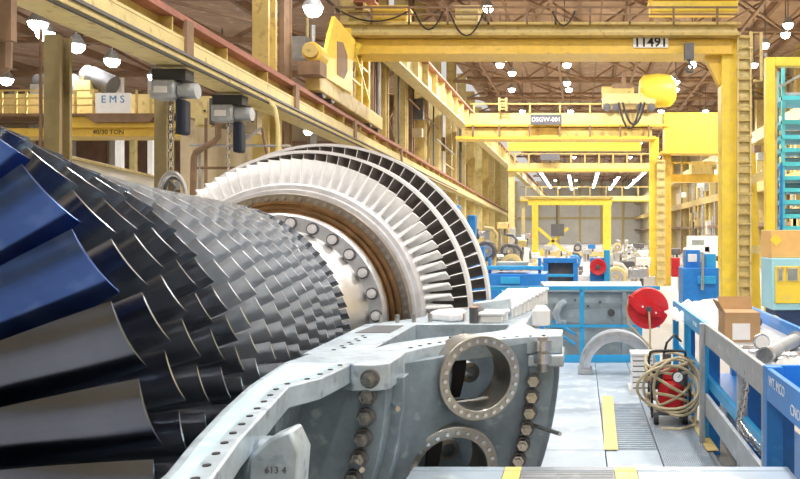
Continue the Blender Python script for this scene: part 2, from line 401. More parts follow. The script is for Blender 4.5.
for li, s in enumerate(spots):
    o = lp if first else copy_tree(lp); first = False
    o.location = s
    nb_ = len(BAY)
    if li < 15: o['label'] = f'high bay lamp in the {ORD[li // 3]} near row over the rotor, {ORD[li % 3]} from the left'
    elif li < nb_: o['label'] = f'high bay lamp in the {ORD[(li - 15) // 4]} distant row over the aisle (three farthest rows added), {ORD[(li - 15) % 4]} from the left'  # the farthest of these rows are the added lamps
    elif li < nb_ + len(SIDE): o['label'] = f'side bay lamp over the cream crane, {ORD[(li - nb_) // 2]} row, {("right", "left")[(li - nb_) % 2]} column'
    elif li < nb_ + len(SIDE) + 12: o['label'] = 'extra high bay lamp ' + ('left of the yellow hoist drum', 'above the dark sign plate', 'just below the lamp above the sign plate', 'right of the hanging crane hook', 'in the top right corner, left of its neighbour', 'rightmost at the top edge of the picture', 'between the ladder top and the right column', 'just below the crane hook', 'at the top edge above the crane girder', 'right of the wide yellow crane panel', 'left of the dark sign plate', 'under the crane hoist drum')[li - nb_ - len(SIDE)]
    else: o['label'] = 'side bay lamp ' + ('at the top edge beside the tall yellow column', 'at the top of the near left post', 'just above the sloping runway girder', 'beside the left chain hoist', 'at the left picture edge', 'highest of those left of the near post', 'behind the tan electrical boxes')[li - nb_ - len(SIDE) - 12]
for i, (X, y0, y1) in enumerate(((-7.5, 150, 205), (-2.2, 160, 215), (3.4, 150, 205), (8, 165, 215), (12.3, 150, 205))):
    t = thing('strip_lamp', (X, y0, 13.), ('leftmost', 'second from left', 'middle', 'fourth from left', 'rightmost')[i] + ' of the long white strip lamps at the far end of the hall', 'lamp', 'far strip lamps')
    part('tube_light', MB().box(X - .3, X + .3, y0, y1, 13, 13.1), strip_m, t)
    part('housing', MB().box(X - .36, X + .36, y0, y1, 13.1, 13.3), white_m, t)
    for yy in (y0 + 2, y1 - 2): part('stem', MB().box(X - .05, X + .05, yy, yy + .1, 13.3, 16.), dgrey, t)

# runway girder on the left ------------------------------------------------
rg = thing('runway_girder', (XL(5), 5, 4.75), 'long yellow crane runway girder with rusty red rail along the left side', 'girder')
Y0, Y1 = 5., 200.
def lb(z, h, w, off, y0=Y0, y1=Y1): return MB().bar((XL(y0, off), y0, z), (XL(y1, off), y1, z), w, h)
part('top_flange', lb(5.50, .07, .62, -.30), rust, rg)
part('rail', lb(5.58, .10, .10, -.12), rust, rg)
part('web', lb(5.14, .66, .05, -.30), yel_p, rg)
part('ledge', lb(5.16, .05, .34, -.16), yel_w, rg)
part('lower_web', lb(4.98, .3, .05, -.02), yel_w, rg)
part('bottom_flange', lb(4.79, .06, .70, -.32), yel_w, rg)
part('conductor_bar', lb(4.72, .04, .04, .02, 8, 60), cable_m, rg)
part('conduit', lb(4.88, .05, .05, .04, 8, 60), dgrey, rg)
for y in np.arange(9, 80, 2.4):
    part('stiffener', MB().box(XL(y, -.28), XL(y, -.02), y, y + .03, 5.19, 5.46), yel_p, rg)
for y in (14.2, 20.5, 27, 36):
    part('bracket', MB().box(XL(y, -.02), XL(y, .06), y, y + .25, 4.9, 5.5), brown, rg)
jb = part('junction_box', MB().box(PX(-14, 9.6), PX(11, 9.6), 9.6, 9.7, PZ(40, 9.6), 4.76), brown, rg)
part('box_pipe', MB().tube([P(4, 40, 9.8), P(4, 66, 9.8), P(-10, 74, 9.8)], .09, 8), brown, jb)
# upper runway girder
ug = thing('runway_girder', (-8.2, 30, 8.8), 'upper pale yellow crane runway girder high on the left columns', 'girder')
part('top_flange', MB().box(-8.5, -7.7, 30, HALL, 10.35, 10.45), rust, ug)
part('rail', MB().box(-8.16, -8.04, 30, HALL, 10.45, 10.6), rust, ug)
part('web', MB().box(-8.14, -8.06, 30, HALL, 9.1, 10.35), yel_w, ug)
part('bottom_flange', MB().box(-8.45, -7.75, 30, HALL, 9.0, 9.1), yel_w, ug)
for y in np.arange(31, 110, 2.5): part('stiffener', MB().box(-8.06, -7.78, y, y + .05, 9.1, 10.35), yel_w, ug)
# lattice bracing between the runway girders
for y in (31, 37, 43, 49, 56):
    struct('brace_bar', MB().bar((XL(y, -1.3), y, 5.6), (XL(y + 6, -1.3), y + 6, 9), .08, .08), brown, wl)
    struct('brace_bar', MB().bar((XL(y, -1.3), y, 9), (XL(y + 6, -1.3), y + 6, 5.6), .08, .08), brown, wl)

# ---------------------------------------------------------------- semi gantry crane with number plate
D = 28.
gx = lambda p: PX(p, D)
gz = lambda p: PZ(p, D)
cr = thing('gantry_crane', (gx(740), D, GZ), 'large yellow semi-gantry crane spanning the hall with number plate 11491', 'crane')
part('girder', MB().box(gx(343), gx(733), D, D + 1.1, gz(53), gz(39)), yel, cr, bevel=.02)
part('girder_lip', MB().box(gx(343), gx(733), D - .14, D + 1.2, gz(54.5), gz(53)), yel, cr)
part('walkway', MB().box(gx(330), gx(738), D - .5, D + 1.4, gz(38.5), gz(36)), yel_p, cr)
part('upper_girder', MB().box(gx(332), gx(736), D - .25, D + .6, gz(36), gz(28)), yel_w, cr)
part('upper_flange', MB().box(gx(332), gx(738), D - .5, D + .8, gz(28), gz(25.5)), yel_p, cr)
for px in (338, 375, 412, 450, 490, 528, 556, 590, 629, 672, 715):
    part('rail_post', MB().box(gx(px) - .035, gx(px) + .035, D - .5, D - .43, gz(28), gz(10)), brown, cr)
part('hand_rail', MB().bar((gx(338), D - .46, gz(11)), (gx(735), D - .46, gz(11)), .06, .06), brown, cr)
part('hand_rail', MB().bar((gx(338), D - .46, gz(18)), (gx(735), D - .46, gz(18)), .05, .05), brown, cr)
for k, (a, b, s) in enumerate(((346, 412, 26), (418, 446, 34), (452, 486, 40), (553, 575, 30))):
    pts = [(gx(a + (b - a) * t), D - .6, gz(16 + (s - 16) * 4 * t * (1 - t))) for t in np.linspace(0, 1, 9)]
    part('festoon_cable', MB().tube(pts, .03, 5), cable_m, cr)
for a, b, y0, y1, m in ((373, 408, 9, 27, yel), (456, 479, 9, 27, yel_w), (650, 737, 2, 13, yel_b), (350, 368, 14, 27, yel_p)):
    c = part('equipment_box', MB().box(gx(a), gx(b), D - .2, D + .6, gz(y1), gz(y0)), m, cr, bevel=.03)
    part('box_lid', MB().box(gx(a) - .05, gx(b) + .05, D - .26, D + .66, gz(y0), gz(y0) + .06), m, c)
pl = part('number_plate', MB().box(gx(633), gx(668), D - .06, D - .02, gz(48), gz(37.5)), white_m, cr, label='white number plate with black digits')
text('plate_number', '11491', .47, facing_cam(gx(650.5), D - .065, gz(42.8)), letter_k, pl, .004, .022)
hk = part('hook_block', MB().box(gx(683), gx(692), D - .5, D - .2, gz(62), gz(46)), dgrey, cr)
part('hook', MB().tube([(gx(688), D - .35, gz(62)), (gx(688), D - .35, gz(66)), (gx(691), D - .35, gz(69)), (gx(690), D - .35, gz(74)), (gx(686), D - .35, gz(74)), (gx(684.5), D - .35, gz(70))], .06, 6), dgrey, hk)
# right leg
leg = part('leg', MB().prism([(gx(722), GZ), (gx(738), GZ), (gx(739), gz(36)), (gx(722), gz(36))], D + .1, D + .9, 'Y'), yel_b, cr, bevel=.03)
part('knee_brace', MB().prism([(gx(706), gz(54)), (gx(724), gz(54)), (gx(724), gz(84)), (gx(721), gz(84))], D + .3, D + .7, 'Y'), yel, cr)
part('leg', MB().prism([(gx(757), GZ), (gx(768), GZ), (gx(762), gz(150)), (gx(757), gz(150))], D + 1., D + 1.8, 'Y'), yel_b, cr)
part('leg_tie', MB().prism([(gx(736), gz(185)), (gx(764), gz(170)), (gx(764), gz(178)), (gx(757), gz(182)), (gx(740), gz(196))], D + .2, D + .6, 'Y'), yel_w, cr)
part('leg_tie', MB().box(gx(734), gx(764), D + .3, D + .6, gz(254), gz(246)), yel_w, cr)
part('leg_inner', MB().box(gx(740.5), gx(747), D + 1.0, D + 1.4, GZ, gz(60)), yel, cr)
lad = part('ladder', MB().box(gx(736), gx(737.6), D - .25, D - .1, GZ + .3, gz(33)), yel_w, cr)
part('side_rail', MB().box(gx(748.5), gx(750.2), D - .25, D - .1, GZ + .3, gz(33)), yel_w, lad)
part('back_plate', MB().box(gx(737.6), gx(748.5), D - .1, D - .06, GZ + .3, gz(36)), yel_w, lad)
for z in np.arange(GZ + .6, gz(36), .36):
    part('rung', MB().box(gx(737.6), gx(748.5), D - .24, D - .1, z, z + .05), yel_p, lad)
for z in np.arange(2, gz(36), 1.0):
    part('cage_hoop', MB().tube([(gx(737), D - .25, z), (gx(738), D - .7, z), (gx(743), D - .9, z), (gx(748), D - .7, z), (gx(750), D - .25, z)], .022, 5), yel_w, lad)
part('gate_frame', MB().tube([(gx(750), D - .2, gz(60)), (gx(750), D - .2, gz(34)), (gx(760), D - .2, gz(34)), (gx(760), D - .2, gz(82)), (gx(752), D - .2, gz(82))], .06, 6), yel_w, cr)
part('pendant_pole', MB().tube([(gx(764), D - .3, gz(55)), (gx(766), D - .3, gz(250))], .05, 6), grey_p, cr)
part('control_panel', MB().box(gx(761), gx(771), D - .5, D - .2, gz(290), gz(262)), dgrey, cr)
# left end: carriage on the runway rail
def lpt(d, z, off=-.12): return (XL(d, off), d, z)
tk = part('end_carriage', MB().bar(lpt(22.6, 5.98), lpt(31.5, 5.98), .42, .5), yel_p, cr, bevel=.03)
for d in (23.2, 24.2, 29.6, 31):
    part('wheel', MB().cyl(lpt(d, 5.83, -.30), lpt(d, 5.83, .04), .22, n=16), dgrey, tk)
part('side_plate', MB().prism([(22.8, 6.2), (25.6, 6.2), (25.8, 6.7), (26.2, 8.0), (24.0, 8.2), (23.5, 7.5)], XL(25, .1), XL(25, .2), 'X'), yel, cr)
part('plate_opening', MB().prism([(24.2, 6.5), (24.9, 6.5), (25.25, 6.8), (25.25, 7.3), (24.8, 7.6), (24.2, 7.5)], XL(25, .2), XL(25, .215), 'X'), brown, cr)
mo = part('drive_motor', MB().cyl(lpt(22.1, 6.72, .0), lpt(22.9, 6.72, .0), .27, n=16), yel, cr)
part('motor_cap', MB().cyl(lpt(21.95, 6.72, .0), lpt(22.1, 6.72, .0), .2, n=16), yel_p, mo)
part('gearbox', MB().box(XL(22.3, -.3), XL(22.3, .3), 21.9, 22.5, 6.05, 6.42), brown, cr)
for d in (26.6, 28.2, 29.4):
    part('end_post', MB().box(XL(d, -.22), XL(d, .0), d, d + .2, 6.2, gz(38)), yel, cr)
for z in (6.9, 7.6, 8.2):
    part('end_rail', MB().bar(lpt(26.6, z, -.05), lpt(29.5, z, -.05), .07, .07), yel_b, cr)
part('end_brace', MB().bar(lpt(26.6, 8.2, -.02), lpt(29.5, 6.5, -.02), .1, .1), yel_b, cr)
part('end_panel', MB().box(XL(26, -.3), XL(26, -.2), 25.8, 27.4, 6.2, 8.4), yel_w, cr)
part('girder_stub', MB().box(gx(330), gx(345), D - .1, D + 1, gz(92), gz(28)), yel, cr)
part('girder_bracket', MB().cyl((gx(348), D - .3, gz(44)), (gx(362), D - .3, gz(52)), .2, n=10), yel_b, cr)

# ---------------------------------------------------------------- second overhead crane
D = 48.
c2 = thing('overhead_crane', (gx(660), D, GZ), 'yellow bridge crane with round yellow hoist drum on top, behind the numbered crane', 'crane')
part('bridge_top', MB().box(gx(470), gx(668), D, D + .8, gz(125), gz(113)), yel_w, c2)
part('bridge_flange', MB().box(gx(466), gx(668), D - .3, D + 1, gz(127), gz(125)), yel, c2)
part('bridge_lower', MB().box(gx(462), gx(652), D - .1, D + .9, gz(137), gz(128)), yel_p, c2)
part('bridge_rail', MB().box(gx(457), gx(655), D - .5, D + 1, gz(140), gz(137)), yel, c2)
part('service_beam', MB().box(gx(509), gx(640), D - .9, D - .3, gz(152), gz(144)), yel_b, c2)
part('bridge_panel', MB().box(gx(664), gx(725), D - .2, D + .8, gz(152), gz(113)), yel_b, c2)
part('panel_lip', MB().box(gx(660), gx(728), D - .4, D + 1, gz(154), gz(152)), yel, c2)
for px in (474, 500, 530, 560, 590, 620, 648):
    part('rail_post', MB().box(gx(px) - .05, gx(px) + .05, D - .5, D - .4, gz(138), gz(126)), brown, c2)
    part('rail_post', MB().box(gx(px) - .05, gx(px) + .05, D - .1, D, gz(113), gz(103)), yel_p, c2)
part('hand_rail', MB().bar((gx(470), D - .05, gz(104)), (gx(604), D - .05, gz(104)), .08, .08), yel_p, c2)
sp = part('sign_plate', MB().box(gx(531), gx(562), D - .56, D - .5, gz(126), gz(116)), dgrey, c2, label='dark sign plate with pale lettering')
text('sign_lettering', 'DSGW-001', .36, facing_cam(gx(546.5), D - .57, gz(121)), letter_w, sp, .004)
tr = part('trolley', MB().box(gx(603), gx(655), D - .2, D + 2, gz(104), gz(94)), yel_w, c2)
for px in (607, 616, 640, 651): part('trolley_wheel', MB().cyl((gx(px), D - .3, gz(108)), (gx(px), D - .1, gz(108)), .24, n=12), dgrey, tr)
dr = part('hoist_drum', MB().lathe([(0, .02), (0, .62), (.25, .95), (1.1, 1.05), (1.9, .95), (2.2, .6), (2.2, .02)], (gx(640), D + .6, gz(89)), n=20, axis='X'), yel_b, c2)
part('hoist_motor', MB().cyl((gx(602), D + .3, gz(92)), (gx(634), D + .3, gz(92)), .38, n=14), yel_p, c2)
part('hoist_frame', MB().box(gx(612), gx(632), D, D + 1, gz(94), gz(84)), brown, c2)
part('hoist_post', MB().box(gx(622), gx(626), D, D + .3, gz(84), gz(72)), brown, c2)
for k in (0, 1): part('hose_loop', MB().tube([(gx(618 + 4 * k + 22 * t), D - .6, gz(104 + (26 - 4 * k) * 4 * t * (1 - t))) for t in np.linspace(0, 1, 10)], .07, 5), cable_m, c2)
part('side_ladder', MB().box(gx(499), gx(501), D - .5, D - .4, gz(112), gz(99)), yel_p, c2)
part('side_ladder', MB().box(gx(506), gx(508), D - .5, D - .4, gz(112), gz(99)), yel_p, c2)
for p in (101, 104, 107, 110): part('ladder_rung', MB().box(gx(501), gx(506), D - .5, D - .44, gz(p) - .04, gz(p) + .04), yel_p, c2)
part('leg', MB().box(gx(650), gx(659), D, D + .6, GZ, gz(137)), yel_b, c2)
part('leg', MB().box(gx(664), gx(672), D + .4, D + 1, GZ, gz(154)), yel, c2)
part('ladder', MB().box(gx(656.5), gx(665), D - .2, D - .1, GZ, gz(160)), yel_w, c2)
for z in np.arange(GZ + .4, gz(160), .5): part('rung', MB().box(gx(657), gx(664), D - .26, D - .2, z, z + .08), yel_p, c2)
part('gallery', MB().box(gx(672), gx(724), D + 2, D + 3, gz(180), gz(172)), yel, c2)
for px in (676, 686, 696, 706, 716): part('gallery_post', MB().box(gx(px) - .05, gx(px) + .05, D + 1.9, D + 2, gz(172), gz(160)), yel_p, c2)
part('gallery_rail', MB().bar((gx(672), D + 1.95, gz(160)), (gx(724), D + 1.95, gz(160)), .1, .1), yel_p, c2)
part('cab', MB().box(gx(695), gx(716), D + 1.5, D + 2.6, gz(172), gz(159)), yel_w, c2)

# third and fourth cranes further away
def far_crane(D, x0, x1, y0, y1, label, m, posts, panel=None):
    t = thing('overhead_crane', (PX(x0, D), D, PZ(y1, D)), label, 'crane')
    part('bridge', MB().box(PX(x0, D), PX(x1, D), D, D + 1, PZ(y1, D), PZ(y0, D)), m, t)
    part('bridge_flange', MB().box(PX(x0, D), PX(x1, D), D - .4, D + 1.3, PZ(y1, D) - .2, PZ(y1, D)), yel, t)
    for p in posts: part('rail_post', MB().box(PX(p, D) - .07, PX(p, D) + .07, D - .3, D - .15, PZ(y0, D), PZ(y0 - 9, D)), yel_p, t)
    part('hand_rail', MB().bar((PX(x0, D), D - .2, PZ(y0 - 9, D)), (PX(x1, D), D - .2, PZ(y0 - 9, D)), .12, .12), yel_p, t)
    for xx in (x0 + 3, x1 - 3): part('leg', MB().box(PX(xx, D) - .25, PX(xx, D) + .25, D + .2, D + .7, GZ, PZ(y1, D)), m, t)
    if panel: part('cab', MB().box(PX(panel[0], D), PX(panel[1], D), D - 1, D - .3, PZ(panel[3], D), PZ(panel[2], D)), dgrey, t)
    return t
far_crane(68., 508, 660, 163, 169, 'thin yellow bridge crane just below the service beam in mid hall', yel_w, range(515, 655, 14), (541, 560, 155, 161))
far_crane(120., 520, 664, 196, 200, 'small pale yellow bridge crane in the hazy far hall', yel_w, range(526, 660, 16))
D = 84.
g3 = thing('gantry_crane', (gx(570), D, GZ), 'small bright yellow gantry crane standing far down the hall', 'crane')
part('girder', MB().box(gx(528), gx(612), D, D + 1, gz(205), gz(199)), yel_b, g3)
part('girder_flange', MB().box(gx(526), gx(613), D - .4, D + 1.4, gz(199), gz(197)), yel_p, g3)
part('leg', MB().box(gx(603), gx(611), D, D + .8, GZ, gz(205)), yel_b, g3)
part('leg', MB().box(gx(532), gx(538), D, D + .8, GZ, gz(205)), yel_b, g3)
part('leg_foot', MB().box(gx(529), gx(542), D - 1, D + 2, GZ, GZ + 1.1), yel_b, g3)
part('leg_foot', MB().box(gx(601), gx(614), D - 1, D + 2, GZ, GZ + .9), yel_b, g3)
part('brace', MB().bar((gx(538), D + .3, gz(228)), (gx(568), D + .3, gz(254)), .3, .3), yel_b, g3)
part('brace', MB().bar((gx(568), D + .3, gz(228)), (gx(538), D + .3, gz(254)), .3, .3), yel_b, g3)
part('cross_beam', MB().box(gx(538), gx(604), D + .2, D + .6, gz(256), gz(252)), yel_w, g3)
hb = part('hook_block', MB().box(gx(551), gx(564), D - .2, D + .8, gz(236), gz(224)), dgrey, g3)
part('hoist_chain', MB().cyl((gx(557), D + .3, gz(224)), (gx(557), D + .3, gz(205)), .12, n=6), dgrey, hb)

# ---------------------------------------------------------------- crane in the side bay
D = 27.
sc1 = thing('overhead_crane', (gx(90), D, gz(138)), 'cream and yellow bridge crane with white lettered sign board in the left side bay', 'crane')
part('bridge_upper', MB().box(gx(-60), gx(186), D, D + 1, gz(116), gz(94)), yel_w, sc1)
part('bridge_walkway', MB().box(gx(-60), gx(186), D - .6, D + 1, gz(118.5), gz(116)), brown, sc1)
part('bridge_lower', MB().box(gx(-60), gx(190), D - .2, D + 1, gz(137), gz(129)), yel, sc1)
part('end_truck', MB().prism([(gx(60), gz(118)), (gx(95), gz(118)), (gx(105), gz(124)), (gx(190), gz(122)), (gx(190), gz(129)), (gx(60), gz(129))], D - .4, D + .8, 'Y'), yel, sc1)
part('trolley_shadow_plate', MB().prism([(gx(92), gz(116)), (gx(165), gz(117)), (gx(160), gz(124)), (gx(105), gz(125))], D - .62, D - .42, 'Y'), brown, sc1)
for px in (2, 14, 28, 38, 66, 86, 104, 146, 160, 176):
    part('rail_post', MB().box(gx(px) - .03, gx(px) + .03, D - .6, D - .54, gz(117), gz(93)), yel_p, sc1)
for p in (93.5, 101, 108): part('hand_rail', MB().bar((gx(-50), D - .57, gz(p)), (gx(108), D - .57, gz(p)), .05, .05), yel_p, sc1)
sg = part('sign_board', MB().box(gx(108), gx(142), D - .7, D - .64, gz(116), gz(96.5)), white_m, sc1, label='white sign board with blue letters')
text('sign_lettering', 'E M S', .34, facing_cam(gx(125), D - .71, gz(103)), letter_b, sg, .004, .0)
text('load_lettering', '40/30 TON', .22, facing_cam(gx(112), D - .21, gz(133)), letter_k, sc1, .004)
text('number_lettering', '9275', .2, facing_cam(gx(180), D - .21, gz(133)), letter_k, sc1, .004)
mt = part('hoist_motor', MB().cyl((gx(84), D + .4, gz(74)), (gx(106), D + .4, gz(84)), .36, n=16), dgrey, sc1)
part('motor_end', MB().cyl((gx(78), D + .4, gz(71)), (gx(84), D + .4, gz(74)), .3, n=16), grey_p, mt)
part('gear_frame', MB().box(gx(74), gx(90), D, D + .9, gz(94), gz(80)), yel_w, sc1)
part('gear_frame', MB().box(gx(30), gx(62), D, D + .9, gz(94), gz(84)), clutter_g, sc1)
part('drum', MB().cyl((gx(28), D + .5, gz(80)), (gx(66), D + .5, gz(80)), .3, n=14), dgrey, sc1)
# pale beam running along the side bay below that crane
pb = thing('pale_beam', P(60, 180, 19), 'pale cream beam sloping across the side bay below the cream crane', 'beam')
part('beam_web', MB().bar(P(40, 158, 21), P(170, 186, 30), .1, .5), wall_w, pb)
part('beam_flange', MB().bar(P(40, 152, 21), P(170, 181, 30), .4, .06), yel_w, pb)
# lattice posts and pipes in the side bay
for i, (px, D, w) in enumerate(((40, 24, .07), (118, 40, .3), (132, 46, .3), (150, 40, .25))):
    b = solo('thin_post', MB().box(PX(px, D) - w / 2, PX(px, D) + w / 2, D, D + w, GZ, 9.5), (brown, white_m, yel_w, white_m)[i], ('thin dark vertical pipe', 'white slim post', 'cream slim post', 'second white slim post')[i] + ' in the left side bay beneath the roof', 'post', 'side bay posts')

# ---------------------------------------------------------------- electric chain hoists under the runway girder
def hoist(px, py, D, label, s=1.):
    x, y, z = P(px, py, D); z = 4.50
    t = thing('chain_hoist', (x, y, z), label, 'hoist', 'chain hoists under the runway girder')
    part('trolley', MB().box(x - .36 * s, x + .25 * s, y - .16, y + .16, z - .02, z + .18 * s), black_m, t)
    part('gear_case', MB().box(x - .38 * s, x + .06 * s, y - .2, y + .2, z - .36 * s, z - .02), grey_p, t, bevel=.04)
    part('case_label', MB().box(x - .3 * s, x - .06 * s, y - .21, y - .2, z - .26 * s, z - .14 * s), white_m, t)
    part('motor', MB().cyl((x + .08 * s, y, z - .2 * s), (x + .4 * s, y, z - .2 * s), .14 * s, n=14), grey_p, t)
    part('chain_bag', MB().box(x + .04, x + .22 * s, y - .14, y + .14, z - 1.0 * s, z - .36 * s), mat('navy_bag', (.006, .013, .03), .6), t, bevel=.05)
    lk = MB()
    zz = z - .36 * s
    me = MB().tube([(.035 * math.cos(a), 0, .055 * math.sin(a)) for a in np.linspace(0, 2 * PI, 9)[:-1]], .012, 5, True).mesh('chain_link', (0, 0, 0), 40); me.materials.append(chrome)
    for i in range(16):
        inst('chain_link', me, t, Matrix.Translation((x - .1 * s, y, z - .42 * s - .085 * i)) @ Matrix.Rotation(PI / 2 * (i % 2), 4, 'Z'))
    hz = z - .42 * s - .085 * 16
    part('hook', MB().tube([(x - .1 * s, y, hz + .05), (x - .1 * s, y, hz - .08), (x - .02 * s, y, hz - .16), (x - .06 * s, y, hz - .26), (x - .16 * s, y, hz - .24)], .03, 6), dgrey, t)
    for k in range(3):
        pts = [(x - .02 + (.2 + .03 * k) * math.cos(a), y - .05 * k, hz - .38 + (.38 + .05 * k) * math.sin(a)) for a in np.linspace(0, 2 * PI, 21)[:-1]]
        part('coiled_hose', MB().tube(pts, .028, 6, True), (dgrey, chrome, clutter_g)[k], t)
hoist(176, 65, 14.6, 'left grey chain hoist with navy chain bag and coiled hose under the runway girder')
hoist(233, 92, 17.4, 'right grey chain hoist with navy chain bag nearer the turbine wheel', 1.05)

# ================================================================ TURBINE ROTOR
rot = thing('turbine_rotor', (AX, 1.5, AZ), 'huge bladed gas turbine rotor with dark compressor rows and large white and dark turbine wheels', 'rotor')
def interp(y, tab):
    return float(np.interp(y, [t[0] for t in tab], [t[1] for t in tab]))
TIP = [(1.6, 166), (1.91, 158), (2.1, 151), (2.52, 138), (3.15, 122), (3.94, 114), (4.85, 109), (5.2, 108)]
HUB = [(1.6, 66), (1.91, 72), (2.2, 80), (2.7, 90), (3.2, 94), (3.94, 97), (4.85, 98), (5.2, 98)]
def tipR(y): return interp(y, TIP) * U
def hubR(y): return interp(y, HUB) * U
NS = 15
d0, d1 = .275, .155
ys = [1.92]
for i in range(NS - 1): ys.append(ys[-1] + d0 + (d1 - d0) * min(1, i / 9))
sc_f = (4.84 - 1.92) / (ys[-1] - 1.92); ys = [1.92 + (y - 1.92) * sc_f for y in ys]
prof = [(-.35, .02)] + [(y - 1.92, hubR(y)) for y in np.linspace(1.6, 4.95, 24)] + [(4.98 - 1.92, .3), (4.98 - 1.92, .02)]
part('compressor_drum', MB().lathe(prof, (AX, 1.92, AZ), n=72), hub_m, rot)
for i, y in enumerate(ys):   # raised disc rims
    r = hubR(y) + .004; w = .055 if i > 3 else .09
    part('disc_rim', MB().lathe([(-w, r - .03), (-w, r), (w, r), (w, r - .03)], (AX, y, AZ), n=72), hub_m, rot)

def blade_mb(Rh, Rt, ch, ct, sh, st, camber, th, ns=5, nc=6):
    """radial +X, axial +Y (away from the intake), tangential +Z; leading edge up and nearest"""
    m = MB(); V = []
    for i in range(ns):
        t = i / (ns - 1); r = Rh + (Rt - Rh) * t; c = ch + (ct - ch) * t; s = sh + (st - sh) * t ** .8
        cs, sn = math.cos(s), math.sin(s); up = []; dn = []
        for j in range(nc + 1):
            x = j / nc - .5; k = 1 - 4 * x * x; h = th * (1 - .3 * t) * c * math.sqrt(max(0, (x + .5))) * (1 - (x + .5)) * 1.8
            cl = camber * c * k
            ax0, tg0 = x * c * cs, -x * c * sn
            up.append((r, ax0 - sn * (cl + h), tg0 - cs * (cl + h)))
            dn.append((r, ax0 - sn * (cl - h), tg0 - cs * (cl - h)))
        V.append(up + dn[-2:0:-1])
    n = len(V[0]); v = [p for row in V for p in row]
    # wrap the tangential offset onto the cylinder so that tips follow the circle
    v = [(r * math.cos(tz / r), y, r * math.sin(tz / r)) for r, y, tz in v]
    f = [(i * n + k, i * n + (k + 1) % n, (i + 1) * n + (k + 1) % n, (i + 1) * n + k) for i in range(ns - 1) for k in range(n)]
    o = (ns - 1) * n
    f += [(o + j, o + j + 1, o + (n - j - 1) % n, o + (n - j) % n) for j in range(1, nc - 1)]
    f += [(o, o + 1, o + n - 1), (o + nc - 1, o + nc, o + nc + 1)]
    m.add(v, f); return m

cand = []; ALLM = {}
for i, y in enumerate(ys):
    t = i / (NS - 1)
    Rt = tipR(y); Rh = hubR(y) - .01
    n = int(round(40 + 34 * min(1, t * 1.25)))
    pitch = 2 * PI * Rt / n
    st = math.radians(74 - 14 * t); ct = .90 * pitch / math.sin(st)
    sh = math.radians(40 - 0 * t); ch = min(ct * 1.12, .19)
    if i == 0: sh, ch = math.radians(30), .23
    mb = blade_mb(Rh, Rt, ch, ct, sh, st, (.14, .12, .11, .10)[i] if i < 4 else .085, .05 if i < 4 else .075, 6 if i < 4 else 4, 8 if i < 4 else 5)
    me = mb.mesh('compressor_blade', (0, 0, 0), 30 if i > 3 else 40)
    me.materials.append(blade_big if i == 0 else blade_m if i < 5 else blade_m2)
    ALLM[i] = (mb, me)
    ph0 = R_.random() * 2 * PI / n if i > 1 else math.radians(20.0 if i == 0 else 22.)
    for k in range(n):
        a = ph0 + 2 * PI * k / n; a = (a + PI) % (2 * PI) - PI
        tx, tz = AX + Rt * math.cos(a), AZ + Rt * math.sin(a)
        px, py = VX + tx / y * F, VY - (tz - EYE) / y * F
        vis = -40 < px and -30 < py < 500 and -.5 < a < 2.3
        cand.append((vis, -y, i, a))
vis = sorted([c for c in cand if c[0]], key=lambda c: -c[1])[:300]
vset = set((c[2], c[3]) for c in vis)
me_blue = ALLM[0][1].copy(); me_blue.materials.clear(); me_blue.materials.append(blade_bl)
rest = MB()
for v_, ny, i, a in cand:
    M = Matrix.Translation((AX, ys[i], AZ)) @ Matrix.Rotation(-a, 4, 'Y')
    if (i, a) in vset:
        o = inst('compressor_blade', ALLM[i][1], rot, M)
        if i == 0 and math.radians(25) < a < math.radians(50): o.data = me_blue; o['label'] = 'first row blade with blue reflection painted on its face'
    else:
        mb = ALLM[i][0]
        rest.add([M @ Vector(p) for p in mb.v], mb.f)
part('compressor_blade_rows', rest, blade_m, rot, 35, kind='stuff')

# shaft between compressor and turbine, bolted flange, heat tinted steps
part('shaft_cone', MB().lathe([(4.96, 60 * U), (5.1, 62 * U), (5.45, 70 * U), (5.72, 78 * U), (5.86, 86 * U), (5.90, 88 * U), (5.94, 60 * U)], (AX, 0, AZ), n=96), shaft_m, rot, 60)
part('coupling_flange', MB().lathe([(5.90, 60 * U), (5.90, 101 * U), (5.93, 103 * U), (6.06, 103 * U), (6.06, 60 * U)], (AX, 0, AZ), n=96), flange_m, rot)
bm_ = MB().cyl((0, -.012, 0), (0, .02, 0), .046, n=18); ring_me = bm_.mesh('bolt_washer', (0, 0, 0), 30); ring_me.materials.append(dgrey)
nut_me = MB().cyl((0, -.028, 0), (0, .0, 0), .034, n=12).cyl((0, -.036, 0), (0, -.028, 0), .016, n=10).mesh('flange_nut', (0, 0, 0), 30); nut_me.materials.append(rootring_m)
for k in range(28):
    a = math.radians(4) + 2 * PI * k / 28; a = (a + PI) % (2 * PI) - PI
    if not (-.4 < a < 2.2): continue
    M = Matrix.Translation((AX + 94.5 * U * math.cos(a), 5.895, AZ + 94.5 * U * math.sin(a)))
    w = inst('flange_bolt', ring_me, rot, M)
    o = bpy.data.objects.new('bolt_nut', nut_me); col.objects.link(o); o.parent = w
steps = [(5.98, 100), (5.98, 104), (6.03, 104.5), (6.03, 106.5), (6.0, 107), (6.0, 109), (6.05, 109.5), (6.05, 111.5), (6.02, 112), (6.02, 114.5), (6.12, 115), (6.12, 100)]
part('heat_tinted_ring', MB().lathe([(y, r * U) for y, r in steps], (AX, 0, AZ), n=96), brown_m, rot, label='brown heat tinted stepped ring')
part('wheel_disc', MB().lathe([(6.06, 110 * U), (6.06, 121.5 * U), (6.09, 123 * U), (6.5, 123 * U), (6.5, 60 * U), (6.1, 60 * U)], (AX, 0, AZ), n=96), disc_m, rot)
pin = MB().cyl((0, -.018, 0), (0, .01, 0), .016, n=8).mesh('disc_pin', (0, 0, 0), 30); pin.materials.append(bolt_m)
